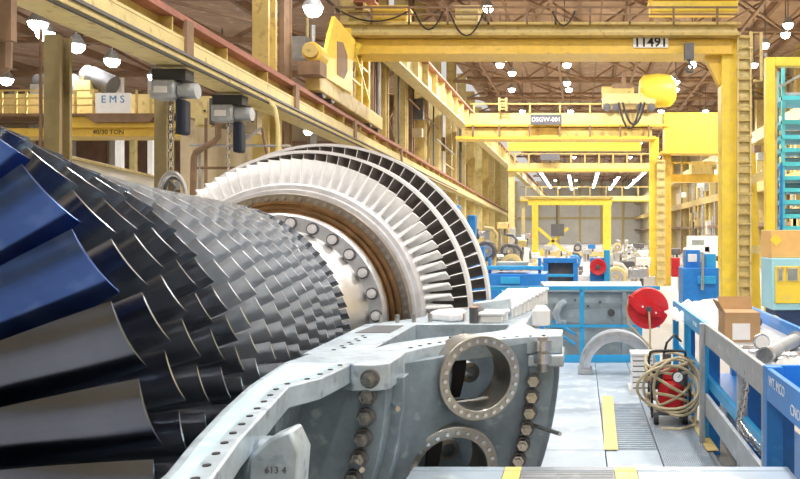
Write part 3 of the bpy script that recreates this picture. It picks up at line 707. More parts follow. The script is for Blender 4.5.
for k in range(92):
    a = 2 * PI * k / 92; a = (a + PI) % (2 * PI) - PI
    if not (-.3 < a < 2.4): continue
    inst('disc_pin', pin, rot, Matrix.Translation((AX + 117.5 * U * math.cos(a), 6.06, AZ + 117.5 * U * math.sin(a))))
part('blade_root_ring', MB().lathe([(6.10, 122 * U), (6.10, 126 * U), (6.13, 127 * U), (6.13, 131 * U), (6.16, 133 * U), (6.45, 133 * U), (6.45, 122 * U)], (AX, 0, AZ), n=96), rootring_m, rot)

def turbine_stage(y, Rh, Rt, n, ax, m, shroud, idx):
    """reaction blades with a strong turn; tangential lean gives the open wedge look"""
    mb = MB(); V = []; ns, nc = 4, 6
    pitch = 2 * PI * Rt / n
    for i in range(ns):
        t = i / (ns - 1); r = Rh + (Rt - Rh) * t; row = []
        c = ax * (1.05 - .15 * t); th = (.30 - .12 * t) * pitch
        up = []; dn = []
        for j in range(nc + 1):
            x = j / nc; bend = pitch * (.42 - .2 * t) * (1 - (2 * x - 1) ** 2) - pitch * (.35 + .25 * t) * x
            h = th * math.sqrt(x + .02) * (1 - x) * 1.3 + .002
            up.append((r, (x - .5) * c, bend + h)); dn.append((r, (x - .5) * c, bend - h))
        V.append(up + dn[::-1])
    n_ = len(V[0]); v = [p for q in V for p in q]
    if idx:
        v = []; f = []; n_ = 0
        for t in (0, .5, 1):
            r = Rh + (Rt - Rh) * t; p_ = 2 * PI * r / n
            v += [(r, -ax * .46, .46 * p_), (r, -ax * .49, .38 * p_), (r, -ax * .2, .0), (r, ax * .35, -.44 * p_), (r, ax * .4, -.40 * p_), (r, -ax * .1, .12 * p_)]
        f = [(i * 6 + k, i * 6 + (k + 1) % 6, (i + 1) * 6 + (k + 1) % 6, (i + 1) * 6 + k) for i in range(2) for k in range(6)] + [(12, 13, 14, 15, 16, 17)]
    else: f = [(i * n_ + k, i * n_ + (k + 1) % n_, (i + 1) * n_ + (k + 1) % n_, (i + 1) * n_ + k) for i in range(ns - 1) for k in range(n_)]
    o = (ns - 1) * n_
    if not idx: f += [(o + j, o + j + 1, o + n_ - 2 - j, o + n_ - 1 - j) for j in range(nc)]
    mb.add(v, f)
    me = mb.mesh('turbine_blade', (0, 0, 0), 40); me.materials.append(m); me.materials.append(shroud_m)
    if idx:
        for q in (0, 6): me.polygons[q].material_index = 1

    rest = MB()
    for k in range(n):
        a = 2 * PI * k / n; a = (a + PI) % (2 * PI) - PI
        M = Matrix.Translation((AX, y, AZ)) @ Matrix.Rotation(-a, 4, 'Y')
        if -.12 < a < 2.5: inst('turbine_blade', me, rot, M)
        else: rest.add([M @ Vector(p) for p in v], f)
    part('turbine_blade_row', rest, m, rot, 40, kind='stuff')
    part('wheel_rim', MB().lathe([(-ax * .6, Rh - .12), (-ax * .6, Rh), (ax * .6, Rh), (ax * .6, Rh - .12)], (AX, y, AZ), n=96), disc_m if idx else rootring_m, rot)
    if shroud:
        part('tip_shroud', MB().lathe([(-ax * .52, Rt - .002), (-ax * .52, Rt + .022), (ax * .5, Rt + .022), (ax * .5, Rt - .002)], (AX, y, AZ), n=128), shroud_m, rot)
turbine_stage(6.3, 132 * U, 158 * U, 88, .17, white_blade, False, 0)
turbine_stage(6.68, 130 * U, 168 * U, 84, .15, dark_blade, True, 1)
turbine_stage(7.12, 132 * U, 181 * U, 80, .16, dark_blade, True, 2)
part('turbine_drum', MB().lathe([(6.4, 60 * U), (6.4, 122 * U), (7.4, 124 * U), (7.5, 60 * U)], (AX, 0, AZ), n=64), disc_m, rot)
part('rear_shaft', MB().cyl((AX, 7.4, AZ), (AX, 9.2, AZ), .42, n=32), shaft_m, rot)

# ================================================================ CASING
FZ = EYE - 73 * U                 # joint face
cs = thing('turbine_casing', (AX, 4.0, GZ), 'grey-blue lower turbine casing half with round bolted ports and bolted flanges under the rotor', 'casing')
outA = [(-.80, 1.45), (-.845, 1.7), (-.862, 1.88), (-.946, 2.233), (-1.087, 2.987), (-1.02, 3.15), (-.995, 3.50)]
inA = [(AX + tipR(y) + .012, y) for y in (1.45, 1.9, 2.2, 2.6, 3.0, 3.4, 3.5)]
part('joint_flange', MB().prism(outA + inA[::-1], FZ - .085, FZ), case_top, cs, bevel=.006, label='pale compressor joint flange')
strip = [(x + .028, y) for x, y in inA] + [(x - .055, y) for x, y in outA][::-1]
part('painted_strip', MB().prism(strip[:7] + strip[7:], FZ - .001, FZ + .0025), cyan_strip, cs, label='pale cyan painted strip')
part('block_flange', MB().prism([(-1.03, 3.5), (-.985, 3.46), (-.90, 3.46), (-.83, 3.50), (-.83, 3.8), (-1.26, 3.8), (-1.30, 3.5)], FZ - .115, FZ + .004), case_top, cs, bevel=.008)
inB = [(AX + .93, 3.8), (AX + .90, 4.95), (AX + 1.12, 5.3), (AX + 1.30, 5.75), (AX + 1.50, 6.2), (AX + 1.50, 8.2)]
outB = [(-.85, 3.8), (-.80, 3.95), (-.70, 4.15), (-.30, 4.40), (-.10, 4.45), (-.10, 4.72), (-.26, 4.76), (-.34, 5.0), (-.34, 8.2)]
cav = [(-1.02, 3.95), (-.98, 4.12), (-.86, 4.30), (-.52, 4.60), (-.44, 4.72), (-.44, 5.0)]
part('joint_flange', MB().prism(outB[:8] + [(-.34, 5.0)] + cav[::-1] + [(-1.02, 3.8)], FZ - .10, FZ), case_top, cs, bevel=.006, label='pale joint face of the combustion casing')
part('joint_flange', MB().prism([(AX + .93, 3.8), (-1.024, 3.8), (-1.024, 5.0), (AX + .90, 5.0)], FZ - .10, FZ), case_top, cs, bevel=.006)
part('joint_flange', MB().prism([(-.34, 5.004), (-.34, 8.2)] + inB[::-1][:-2] + [(AX + .92, 5.004)], FZ - .10, FZ), case_top, cs, bevel=.006)
hole = MB().cyl((0, 0, -.01), (0, 0, .003), .011, n=8).mesh('bolt_hole', (0, 0, 0), 30); hole.materials.append(hole_m)
def along(poly, s):
    L = [0]
    for a, b in zip(poly, poly[1:]): L.append(L[-1] + math.dist(a, b))
    return np.interp(s * L[-1], L, [p[0] for p in poly]), np.interp(s * L[-1], L, [p[1] for p in poly])
for k in range(17):
    x, y = along([(x - .035, y) for x, y in outA[1:]], (k + .5) / 17); inst('bolt_hole', hole, cs, Matrix.Translation((x, y, FZ)))
for k in range(12):
    x, y = along([(x - .05, y) for x, y in outB[1:5]], (k + .3) / 12); inst('bolt_hole', hole, cs, Matrix.Translation((x, y, FZ)))
for k in range(9): inst('bolt_hole', hole, cs, Matrix.Translation((-1.20 + .03 * (k % 2), 3.9 + .065 * k, FZ)))
# recess and machined strip on the joint face near the shaft
part('joint_slot', MB().prism([(-1.28, 4.55), (-1.08, 4.55), (-1.08, 4.9), (-1.26, 4.9)], FZ - .01, FZ + .003), case_dark, cs)
for k in range(7):
    x = -1.26 + .10 * k
    part('stud', MB().cyl((x, 5.06 + .02 * k, FZ), (x, 5.06 + .02 * k, FZ + .05), .014, n=8), bolt_m, cs)
# compressor shell, lower half
pr = [(y, tipR(y) + .012) for y in (1.45, 1.9, 2.3, 2.8, 3.5)] + [(3.5, tipR(3.5) + .10), (2.8, tipR(2.8) + .06), (2.3, tipR(2.3) + .045), (1.9, tipR(1.9) + .05), (1.45, tipR(1.45) + .05)]
part('compressor_shell', MB().lathe(pr, (AX, 0, AZ), -PI, .04, n=48), case_m, cs)
for y in (2.05, 2.62, 3.02):
    r = tipR(y) + .03
    part('shell_rib', MB().lathe([(-.025, r), (-.025, r + .09), (.025, r + .09), (.025, r)], (AX, y, AZ), -PI, 0, n=40), case_m, cs)
# first ring flange with bolts
part('ring_flange', MB().lathe([(3.50, .95), (3.50, 1.40), (3.62, 1.40), (3.62, .95)], (AX, 0, AZ), -PI, .02, n=56), case_m, cs, bevel=.006)
part('ring_rim', MB().lathe([(3.62, 1.2), (3.62, 1.45), (3.72, 1.45), (3.72, 1.2)], (AX, 0, AZ), -PI, .01, n=56), case_m, cs, bevel=.006)
wash = MB().cyl((0, 0, 0), (0, -.02, 0), .041, n=16).mesh('bolt_head', (0, 0, 0), 30); wash.materials.append(dgrey)
nut = MB().cyl((0, -.02, 0), (0, -.05, 0), .031, n=6).cyl((0, -.05, 0), (0, -.066, 0), .017, n=10).mesh('hex_nut', (0, 0, 0), 30); nut.materials.append(bolt_m)
def bolt(M):
    b = inst('flange_bolt', wash, cs, M); o = bpy.data.objects.new('hex_nut', nut); col.objects.link(o); o.parent = b
for k in range(9):
    a = -.035 - .0665 * k * 1.05
    bolt(Matrix.Translation((AX + 1.32 * math.cos(a), 3.5, AZ + 1.32 * math.sin(a))))
bolt(Matrix.Translation((-.905, 3.46, FZ - .058)))
# cone with ports
cone_prof = [(3.66, 1.34), (3.80, 1.40), (4.42, 1.97), (4.46, 1.94), (3.84, 1.33), (3.70, 1.27)]
cone = part('combustion_cone', MB().lathe(cone_prof, (AX, 0, AZ), -PI, .03, n=96), case_m, cs)
part('inner_barrel', MB().lathe([(3.6, .93), (4.3, .93), (5.3, 1.1), (5.3, 1.15), (4.3, .98), (3.6, .98)], (AX, 0, AZ), -PI, 0, n=48), tank_m, cs)
part('inner_wall', MB().lathe([(4.95, .95), (4.95, 1.95), (5.0, 1.95), (5.0, .95)], (AX, 0, AZ), -PI, 0, n=48), case_m, cs)
tilt = math.radians(62)   # port axis: mostly along the rotor axis, leaning outwards
cut = []
pb_me = MB().cyl((0, 0, 0), (0, -.014, 0), .0105, n=8).mesh('port_bolt', (0, 0, 0), 30); pb_me.materials.append(chrome)
for k, (aa, rr, rad) in enumerate(((-2.2, 1.745, .215), (-19.0, 1.69, .248), (-36, 1.7, .23), (-53, 1.7, .23))):
    a = math.radians(aa)
    c = Vector((AX + rr * math.cos(a), 4.03, AZ + rr * math.sin(a)))
    nrm = Vector((math.cos(tilt) * math.cos(a), -math.sin(tilt), math.cos(tilt) * math.sin(a))).normalized()
    M = Matrix.Translation(c) @ Vector((0, -1, 0)).rotation_difference(nrm).to_matrix().to_4x4()
    def put(mb): return MB().add([M @ Vector(p) for p in mb.v], mb.f)
    ri = rad * .765
    o = part('port_ring', put(MB().lathe([(0, ri), (0, rad), (.045, rad), (.045, rad - .02), (.24, rad - .02), (.24, ri)], (0, 0, 0), n=56)), port_m, cs, bevel=.004)
    nb = 26
    for j in range(nb):
        b = 2 * PI * j / nb; r = (ri + rad) / 2
        q = bpy.data.objects.new('port_bolt', pb_me); col.objects.link(q); q.parent = o
        q.matrix_local = Matrix.Translation(-W(cs)) @ M @ Matrix.Translation((r * math.cos(b), 0, r * math.sin(b)))
    # liner and fuel nozzle glimpsed inside the port
    cv = [(ri * (-.30 + .16 * math.cos(q * 1.3)), q) for q in np.linspace(-1, 1, 9)]
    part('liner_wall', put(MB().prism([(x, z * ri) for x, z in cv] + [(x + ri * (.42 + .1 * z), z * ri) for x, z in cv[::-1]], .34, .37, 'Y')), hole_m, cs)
    part('liner_hole', put(MB().lathe([(.4, ri * .2), (.4, ri * .34), (.6, ri * .34), (.6, ri * .2)], (ri * .55, 0, -ri * .3), n=24)), port_m, cs)
    part('liner_lip', put(MB().box(-ri * .7, ri * .5, .10, .13, -ri * .82, -ri * .76)), chrome, cs)
    cut.append((M, rad - .021))
def boolean_cut(o, Ms):
    mb = MB()
    dg_objs = []
    for M, r in Ms:
        cm = MB().cyl((0, -.3, 0), (0, .8, 0), r, n=40)
        me = MB().add([M @ Vector(p) for p in cm.v], cm.f).mesh('cutter', W(cs))
        c = bpy.data.objects.new('cutter', me); col.objects.link(c); c.parent = cs; dg_objs.append(c)
        md = o.modifiers.new('cut', 'BOOLEAN'); md.operation = 'DIFFERENCE'; md.solver = 'EXACT'; md.object = c
    bpy.context.view_layer.update()
    me = bpy.data.meshes.new_from_object(o.evaluated_get(bpy.context.evaluated_depsgraph_get()))
    o.modifiers.clear(); o.data = me
    for c in dg_objs: bpy.data.objects.remove(c)
boolean_cut(cone, cut)
# second, larger ring flange
part('ring_flange', MB().lathe([(4.42, 1.88), (4.42, 2.10), (4.56, 2.10), (4.56, 1.88)], (AX, 0, AZ), -PI, -.03, n=72), case_m, cs, bevel=.006)
part('ring_rim', MB().lathe([(4.56, 1.86), (4.56, 2.13), (4.70, 2.13), (4.70, 1.86)], (AX, 0, AZ), -PI, -.03, n=72), case_m, cs, bevel=.006)
part('end_block', MB().box(-.40, -.09, 4.41, 4.74, FZ - .17, FZ - .102), case_top, cs, bevel=.01)
for k in range(10):
    a = -.075 - .0445 * k
    bolt(Matrix.Translation((AX + 1.995 * math.cos(a), 4.42, AZ + 1.995 * math.sin(a))))
for z in (.045, .115):
    part('barrel_nut', MB().cyl((-.205, 4.385, FZ - z - .027), (-.205, 4.385, FZ - z + .027), .05, n=18), chrome, cs)
part('barrel_stud', MB().cyl((-.205, 4.385, FZ - .19), (-.205, 4.385, FZ + .0), .028, n=12), bolt_m, cs)
for p, q in ((P(388, 401, 3.75), P(398, 409, 3.45)), (P(533, 425, 4.42), P(560, 434, 4.2)), (P(350, 462, 3.5), P(362, 470, 3.3))):
    part('guide_pin', MB().cyl(p, q, .012, n=8), chrome, cs)
# rear lower shell
part('turbine_shell', MB().lathe([(4.7, 1.92), (4.7, 2.0), (5.2, 1.92), (8.2, 1.86), (8.2, 1.78), (5.2, 1.84)], (AX, 0, AZ), -PI, -.03, n=56), case_m, cs)
part('rear_ring', MB().lathe([(0, 1.55), (0, 1.80), (.10, 1.80), (.10, 1.55)], (AX, 5.25, AZ), -PI, .13, n=56), case_top, cs, bevel=.006)
# trunnion with stamped block
part('trunnion', MB().cyl((-1.10, 2.44, FZ - .17), (-.93, 2.44, FZ - .17), .12, n=28), case_m, cs, bevel=.006)
bk = part('lifting_lug', MB().prism([(-.955, FZ - .40), (-.83, FZ - .40), (-.805, FZ - .06), (-.835, FZ + .005), (-.895, FZ - .02), (-.955, FZ - .075)], 2.30, 2.40, 'Y'), case_top, cs, bevel=.01)
text('stamped_number', '613 4', .028, facing_cam(-.875, 2.298, FZ - .11), dgrey, bk, .001)
part('pedestal', MB().box(AX - 1.3, AX + 1.2, 4.9, 5.3, GZ, AZ - 1.5), case_m, cs)
part('pedestal', MB().box(AX - .9, AX + .8, 2.4, 2.8, GZ, AZ - 1.0), case_m, cs)

# turbine ring segments laid out on the joint face
for k in range(12):
    y = 5.05 + .115 * k; x = -.56 + .021 * k
    t = thing('nozzle_segment', (x, y, FZ), ORD[k] + ' white wrapped nozzle segment in the row on the casing joint, counted from the front', 'segment', 'white nozzle segments on the casing')
    h = .045 + .006 * k
    part('segment_body', MB().box(x - .07, x + .07, y, y + .07, FZ, FZ + h), white_m, t, bevel=.008)
    part('segment_cap', MB().box(x - .085, x + .08, y - .008, y + .09, FZ + h, FZ + h + .02), plastic, t, bevel=.006)
solo('white_canister', MB().lathe([(0, .005), (0, .055), (.09, .055), (.12, .03), (.12, .005)], (-.24, 4.95, FZ), n=18, axis='Z'), white_m, 'small white plastic canister standing on the right end of the casing joint', 'canister')
solo('orange_cap', MB().lathe([(0, .005), (0, .03), (.09, .026), (.09, .005)], (-.69, 5.22, FZ), n=14, axis='Z'), orange_m, 'small orange plug on the casing joint beside the dark turbine blades', 'plug')
solo('plastic_wrap', MB().prism([(-.98, 5.2), (-.82, 5.08), (-.75, 5.14), (-.76, 5.36), (-.88, 5.42), (-.96, 5.36)], FZ, FZ + .06), plastic, 'crumpled white plastic wrap on the casing joint left of the orange plug', 'wrap', bevel=.02)
solo('steel_stud', MB().cyl((-.67, 5.05, FZ), (-.67, 5.05, FZ + .10), .03, n=16), dgrey, 'dark stub stud standing beside the orange plug on the casing joint', 'stud')

# ================================================================ WORK PLATFORM
pf = thing('work_platform', (.3, 7., GZ), 'grey steel work platform with plate floor and yellow safety strips beside the casing', 'platform')
xs = [-.34, .20, .62, 1.02]
yv = [4.78, 5.72, 6.35, 8.1, 9.2, 10.62]
for i in range(3):
    for j in range(5):
        m = floor_d if (i == 1 and j in (2,)) or (i == 2 and j in (1, 2)) else floor_p
        part('floor_plate', MB().box(xs[i] + .004, xs[i + 1] - .004, yv[j] + .005, yv[j + 1] - .005, -.03, 0), m, pf, bevel=.003)
part('edge_beam', MB().box(-.36, -.34, 4.78, 10.64, -.28, -.002), grey_p, pf)
part('edge_beam', MB().box(1.02, 1.05, 4.0, 10.64, -.28, -.002), grey_p, pf)
part('under_beam', MB().box(-.34, 1.02, 6.3, 6.4, -.3, -.03), dgrey, pf)
part('under_beam', MB().box(-.34, 1.02, 9.1, 9.2, -.3, -.03), dgrey, pf)
for x in (-.2, .9):
    for y in (5.2, 7.8, 10.4): part('support_leg', MB().box(x - .06, x + .06, y - .06, y + .06, GZ, -.03), blue, pf)
bars = MB()
for i in range(2):
    for k in range(26):   # raised grip bars of the two grating panels
        x0, x1, y0, y1 = ((.21, .61, 6.37, 8.08), (.63, 1.0, 5.75, 8.08))[i]
        if i == 0: bars.box(x0 + .004, x1 - .004, y0 + (y1 - y0) * k / 26, y0 + (y1 - y0) * k / 26 + .018, 0, .008)
        else: x = x0 + (x1 - x0) * k / 26; bars.box(x, x + .006, y0, y1, 0, .009)
part('grip_bars', bars, floor_p, pf, kind='stuff')
def flat(px0, py0, px1, py1, z=0.):
    D0 = (EYE - z) * F / (py0 - VY); return PX(px0, D0), D0
def quad_on(pxs, z):
    return [((px - VX) / F * ((EYE - z) * F / (py - VY)), (EYE - z) * F / (py - VY)) for px, py in pxs]
part('safety_strip', MB().prism(quad_on([(602, 397), (612.7, 397), (618, 451), (604.4, 451)], 0), .0095, .012), hazard, pf)
part('safety_strip', MB().prism(quad_on([(689, 419), (696, 419), (719, 452), (707, 452)], 0), .0095, .012), hazard, pf)

SZ = .597; SD = (EYE - SZ) * F / (467.5 - VY)
st = thing('near_step', (.1, 3.4, GZ), 'near raised step of dark grating with yellow strips at the bottom edge', 'platform')
part('step_frame', MB().box(-.80, 1.0, SD - .06, SD, SZ - .08, SZ), grey_p, st)
part('step_frame', MB().box(-.80, 1.0, 2.94, 3.0, SZ - .08, SZ), grey_p, st)
for a, b, m in ((-.80, PX(505, SD), floor_p), (PX(505, SD), PX(522, SD), hazard), (PX(522, SD), PX(614, SD), floor_d), (PX(614, SD), PX(636, SD), hazard), (PX(636, SD), 1.0, floor_p)):
    part('step_plate', MB().box(a + .002, b - .002, 3.0, SD - .06, SZ - .03, SZ), m, st)
    part('step_nosing', MB().box(a + .002, b - .002, SD - .06, SD + .002, SZ, SZ + .003), m, st)
g = MB()
for k in range(30):
    y = 3.02 + (SD - 3.1) * k / 30; g.box(PX(522, SD) + .01, PX(614, SD) - .01, y, y + .012, SZ, SZ + .008)
part('grip_bars', g, grey_p, st, kind='stuff')
for x in (-.75, .9):
    for y in (3.05, SD - .1): part('support_leg', MB().box(x - .03, x + .03, y - .03, y + .03, GZ, SZ - .08), grey_p, st)

# railings ------------------------------------------------------------------
RX = 1.02; RZ = EYE - 91 / F * 6.58
rl = thing('guard_rail', (RX, 6.6, -.28), 'grey galvanised plank guard rail on the right side of the platform', 'railing')
yn, yf = 4.5, 6.58
part('top_plank', MB().box(RX, RX + .03, yn, yf, RZ - .17, RZ), grey_p, rl, bevel=.004)
part('kick_plank', MB().box(RX, RX + .03, yn, yf, PZ(414, 6.58), PZ(393, 6.58)), grey_p, rl, bevel=.004)
part('end_post', MB().box(RX - .04, RX, yf - .06, yf, -.28, RZ - .0), grey_p, rl, bevel=.004)
part('end_post', MB().box(RX + .0, RX + .06, yn - .036, yn, -.28, RZ + .0), grey_p, rl)
part('mid_post', MB().box(RX + .03, RX + .09, 5.3, 5.36, -.28, RZ - .1), grey_p, rl)
bl = thing('guard_rail', (RX, 8., -.28), 'blue painted steel guard rail behind the grey plank rail', 'railing')
part('top_beam', MB().box(RX, RX + .04, yf, 8.75, RZ - .14, RZ), blue_l, bl, bevel=.004)
part('mid_beam', MB().box(RX + .056, RX + .09, 4.7, 9.3, .42, .51), blue_l, bl)
part('low_beam', MB().box(RX + .056, RX + .09, 4.7, 9.3, .24, .30), blue_l, bl)
for y in (6.68, 7.75, 8.7): part('post', MB().box(RX - .005, RX + .055, y, y + .07, -.28, RZ - .01), blue_l, bl, bevel=.004)
text('rail_lettering', 'WT. MAX', .055, Matrix.Translation((RX - .002, 7.1, RZ - .07)) @ Matrix.Rotation(-PI / 2, 4, 'Z') @ Matrix.Rotation(PI / 2, 4, 'X'), letter_w, bl, .001)
# blue frame closest to the viewer
nf = thing('work_table', (1.4, 4.0, GZ), 'bright blue steel table frame with white stencilled lettering at the right edge', 'table')
TX = 1.02; tn = 4.46
part('corner_post', MB().box(TX, TX + .09, tn - .09, tn, GZ, RZ + .01), blue, nf, bevel=.004)
part('side_beam', MB().box(TX, TX + .03, 2.6, tn - .092, RZ - .17, RZ + .005), blue, nf, bevel=.004)
part('end_beam', MB().box(TX + .09, 2.1, tn - .03, tn, RZ - .15, RZ + .01), blue, nf, bevel=.004)
part('tray', MB().box(TX + .03, 2.1, 2.6, tn - .03, RZ - .17, RZ - .155), blue, nf)
part('low_beam', MB().box(TX, TX + .03, 2.6, tn - .09, -.16, .06), blue, nf)
part('brace', MB().bar((TX + .25, 4.0, RZ - .2), (TX + .02, 4.35, -.2), .05, .03), dgrey, nf)
part('brace', MB().bar((TX + .37, 4.0, RZ - .2), (TX + .14, 4.35, -.2), .05, .03), dgrey, nf)
for x, y in ((2.0, 2.7), (2.0, 4.3), (TX + .05, 2.7)): part('leg', MB().box(x, x + .08, y, y + .08, GZ, RZ - .17), blue, nf)
Ml = Matrix.Rotation(-PI / 2, 4, 'Z') @ Matrix.Rotation(PI / 2, 4, 'X')
text('stencil_lettering', 'WT. MCO', .075, Matrix.Translation((TX - .002, 4.15, RZ - .055)) @ Ml, letter_w, nf, .001)
text('stencil_lettering', 'CNOL W', .075, Matrix.Translation((TX - .002, 3.72, RZ - .11)) @ Ml, letter_w, nf, .001)
# blue bench behind the rail, carrying the odds and ends
bn = thing('tool_bench', (1.5, 6, GZ), 'blue steel tool bench behind the guard rail carrying box and hoses', 'bench')
BZ = .86
part('bench_top', MB().box(RX + .1, 1.75, 4.6, 8.9, BZ - .05, BZ), grey_p, bn, bevel=.004)
part('bench_edge', MB().box(1.75, 1.79, 4.6, 8.9, BZ - .12, BZ + .1), blue, bn)
part('shelf', MB().box(RX + .12, 1.7, 4.7, 8.9, .12, .16), blue, bn)
for x in (RX + .14, 1.66):
    for y in (4.7, 5.55, 7.2, 8.75): part('leg', MB().box(x, x + .1, y, y + .1, GZ, BZ - .05), blue, bn)
part('side_plate', MB().box(RX + .12, 1.55, 6.2, 6.23, .05, .36), grey_p, bn)
# cardboard box on bench
bx = thing('cardboard_box', (1.2, 6.2, BZ), 'open brown cardboard box with white label on the bench', 'box')
x0, x1, y0, y1, h = 1.14, 1.42, 6.3, 6.6, .235
part('box_body', MB().box(x0, x1, y0, y1, BZ, BZ + h), card_m, bx)
part('box_flap', MB().bar((x0, y0 + .15, BZ + h), (x0 - .05, y0 + .15, BZ + h + .09), .30, .008, up=(1, 0, 0)), card_m, bx)
part('box_flap', MB().bar((x0 + .14, y1, BZ + h), (x0 + .14, y1 + .03, BZ + h + .10), .28, .008, up=(0, 1, 0)), card_m, bx)
part('label_sheet', MB().box(x0 + .06, x1 - .08, y0 - .003, y0, BZ + .02, BZ + .15), white_m, bx)
# hoses and tools on bench
def coil(cx, cy, z, r, turns, tr_, name, m, label, cat, n=16):
    pts = [(cx + r * math.cos(a), cy + r * .8 * math.sin(a), z + tr_ + .015 * a / 6.28) for a in np.linspace(0, turns * 2 * PI, int(turns * n))]
    return solo(name, MB().tube(pts, tr_, 7), m, label, cat)
coil(1.22, 5.7, BZ, .09, 1.6, .018, 'metal_hose', chrome, 'looped braided silver hose on the bench before the box', 'hose')
coil(1.40, 5.35, BZ, .12, 1.3, .02, 'metal_hose', chrome, 'second looped braided silver hose further right on the bench', 'hose')
for k, (a, b, r, m, nm, lb_) in enumerate((((1.2, 5.2, BZ + .064), (1.62, 6.0, BZ + .064), .05, grey_p, 'steel_pipe', 'thick grey steel pipe lying across the bench'), ((1.42, 4.9, BZ + .058), (1.7, 5.6, BZ + .058), .045, clutter_g, 'steel_pipe', 'shorter darker grey pipe at the near end of the bench'), ((1.25, 6.9, BZ + .052), (1.62, 7.3, BZ + .052), .04, black_m, 'air_wrench', 'black air wrench on the bench behind the box'))):
    t = thing(nm, a, lb_, 'pipe' if k < 2 else 'wrench')
    part('barrel', MB().cyl(a, b, r, n=14), m, t)
    v = (Vector(b) - Vector(a)).normalized()
    part('collar', MB().cyl(Vector(b) - v * .04, b, r * 1.25, n=14), chrome if k < 2 else dgrey, t)
    part('collar', MB().cyl(a, Vector(a) + v * .05, r * 1.2, n=14), chrome if k < 2 else dgrey, t)
gau = thing('pressure_gauge', (1.24, 5.45, BZ), 'round steel pressure gauge leaning on the bench hoses', 'gauge')
part('gauge_case', MB().cyl((1.24, 5.45, BZ + .12), (1.24, 5.49, BZ + .12), .055, n=20), chrome, gau)
part('gauge_face', MB().cyl((1.24, 5.447, BZ + .12), (1.24, 5.45, BZ + .12), .045, n=20), white_m, gau)
part('gauge_stem', MB().cyl((1.24, 5.47, BZ), (1.24, 5.47, BZ + .07), .014, n=8), chrome, gau)
R2 = random.Random(3)
def rag(name, cx, cy, z, sx, sy, h, m, label, cat, n=10, seed=1):
    rr = random.Random(seed); v = []; f = []
    for i in range(n + 1):
        for j in range(n + 1):
            u, w = i / n - .5, j / n - .5
            e = max(0, 1 - max(abs(u), abs(w)) * 2)
            v.append((cx + u * sx * (1 + .1 * rr.random()), cy + w * sy * (1 + .1 * rr.random()), z + h * min(1, e * 3) * (.35 + .65 * rr.random()) + .003))
    for i in range(n):
        for j in range(n): a = i * (n + 1) + j; f.append((a, a + 1, a + n + 2, a + n + 1))
    mb = MB().add(v, f)
    nb = len(v)
    mb.v += [(x, y, z) for x, y, _ in v]; mb.f += [tuple(i + nb for i in q[::-1]) for q in f]
    edge = [i for i in range(n)] + [n + (n + 1) * i for i in range(n)] + [(n + 1) * (n + 1) - 1 - i for i in range(n)] + [(n + 1) * n - (n + 1) * i for i in range(n)]
    mb.f += [(a, b, b + nb, a + nb) for a, b in zip(edge, edge[1:] + edge[:1])]
    return solo(name, mb, m, label, cat, smooth=80)
rag('plastic_sheet', 1.32, 8.3, BZ, .75, 1.0, .16, plastic, 'crumpled white plastic sheet on the far end of the bench', 'sheet', seed=4)
rag('plastic_sheet', 1.4, 7.6, BZ, .5, .6, .13, plastic, 'clear white plastic heap between the sheet and the cardboard box', 'sheet', seed=5)
rag('cloth_rag', 1.35, 4.95, BZ, .3, .35, .09, clutter_g, 'crumpled grey cloth at the near end of the bench', 'cloth', seed=9)
rag('black_bag', 1.30, 4.35, -.28, .42, .5, .36, black_m, 'black bag lying below the blue table at the right edge', 'bag', seed=6)
part_floor = solo('lower_deck', MB().box(1.05, 3.2, 2.4, 9.2, -.34, -.28), mat('deck_tan', (.50, .47, .40), .5, .1, .2, 3.), 'lower tan walkway deck outside the guard rail', 'deck')
# chain hanging on the rail
ch = thing('hanging_chain', (1.08, 5.0, .3), 'steel link chain hanging from the grey rail down to the lower deck', 'chain')
lk = MB().tube([(.017 * math.cos(a), 0, .03 * math.sin(a)) for a in np.linspace(0, 2 * PI, 9)[:-1]], .007, 5, True).mesh('chain_link', (0, 0, 0), 40); lk.materials.append(chrome)
ca = [Vector(P(748, 372, 4.95)), Vector(P(744, 400, 4.95)), Vector(P(739, 422, 4.95)), Vector(P(748, 436, 4.85)), Vector(P(762, 452, 4.75))]
n = 26
for i in range(n):
    s = i / (n - 1) * (len(ca) - 1); k = min(int(s), len(ca) - 2); p = ca[k].lerp(ca[k + 1], s - k); d = (ca[k + 1] - ca[k])
    inst('chain_link', lk, ch, Matrix.Translation(p) @ Vector((0, 0, 1)).rotation_difference(d).to_matrix().to_4x4() @ Matrix.Rotation(PI / 2 * (i % 2), 4, 'Z'))

# far blue rail
D = 10.62; ft = PZ(288, D)
fr = thing('guard_rail', (.2, D, -.28), 'thin light blue tube guard rail across the far end of the platform', 'railing')
part('top_rail', MB().bar((PX(487, D), D, ft), (1.06, D, ft), .05, .05), blue_l, fr)
part('mid_rail', MB().bar((PX(545, D), D, PZ(326, D)), (1.06, D, PZ(326, D)), .035, .035), blue_l, fr)
part('toe_board', MB().box(-.34, 1.06, D, D + .02, .0, .10), blue_l, fr)
for px in (582, 640): part('post', MB().box(PX(px, D) - .03, PX(px, D) + .03, D - .01, D + .05, -.2, ft), blue_l, fr)
for k in (0, 1): part('stair_rail', MB().bar((PX(500, 12.), 12., PZ(290 + 8 * k, 12.)), (PX(575, D), D, PZ(334 + 10 * k, D)), .03, .03), blue_l, fr)
part('stair_post', MB().box(PX(500, 12) - .03, PX(500, 12) + .03, 11.98, 12.04, GZ, PZ(288, 12)), blue_l, fr)

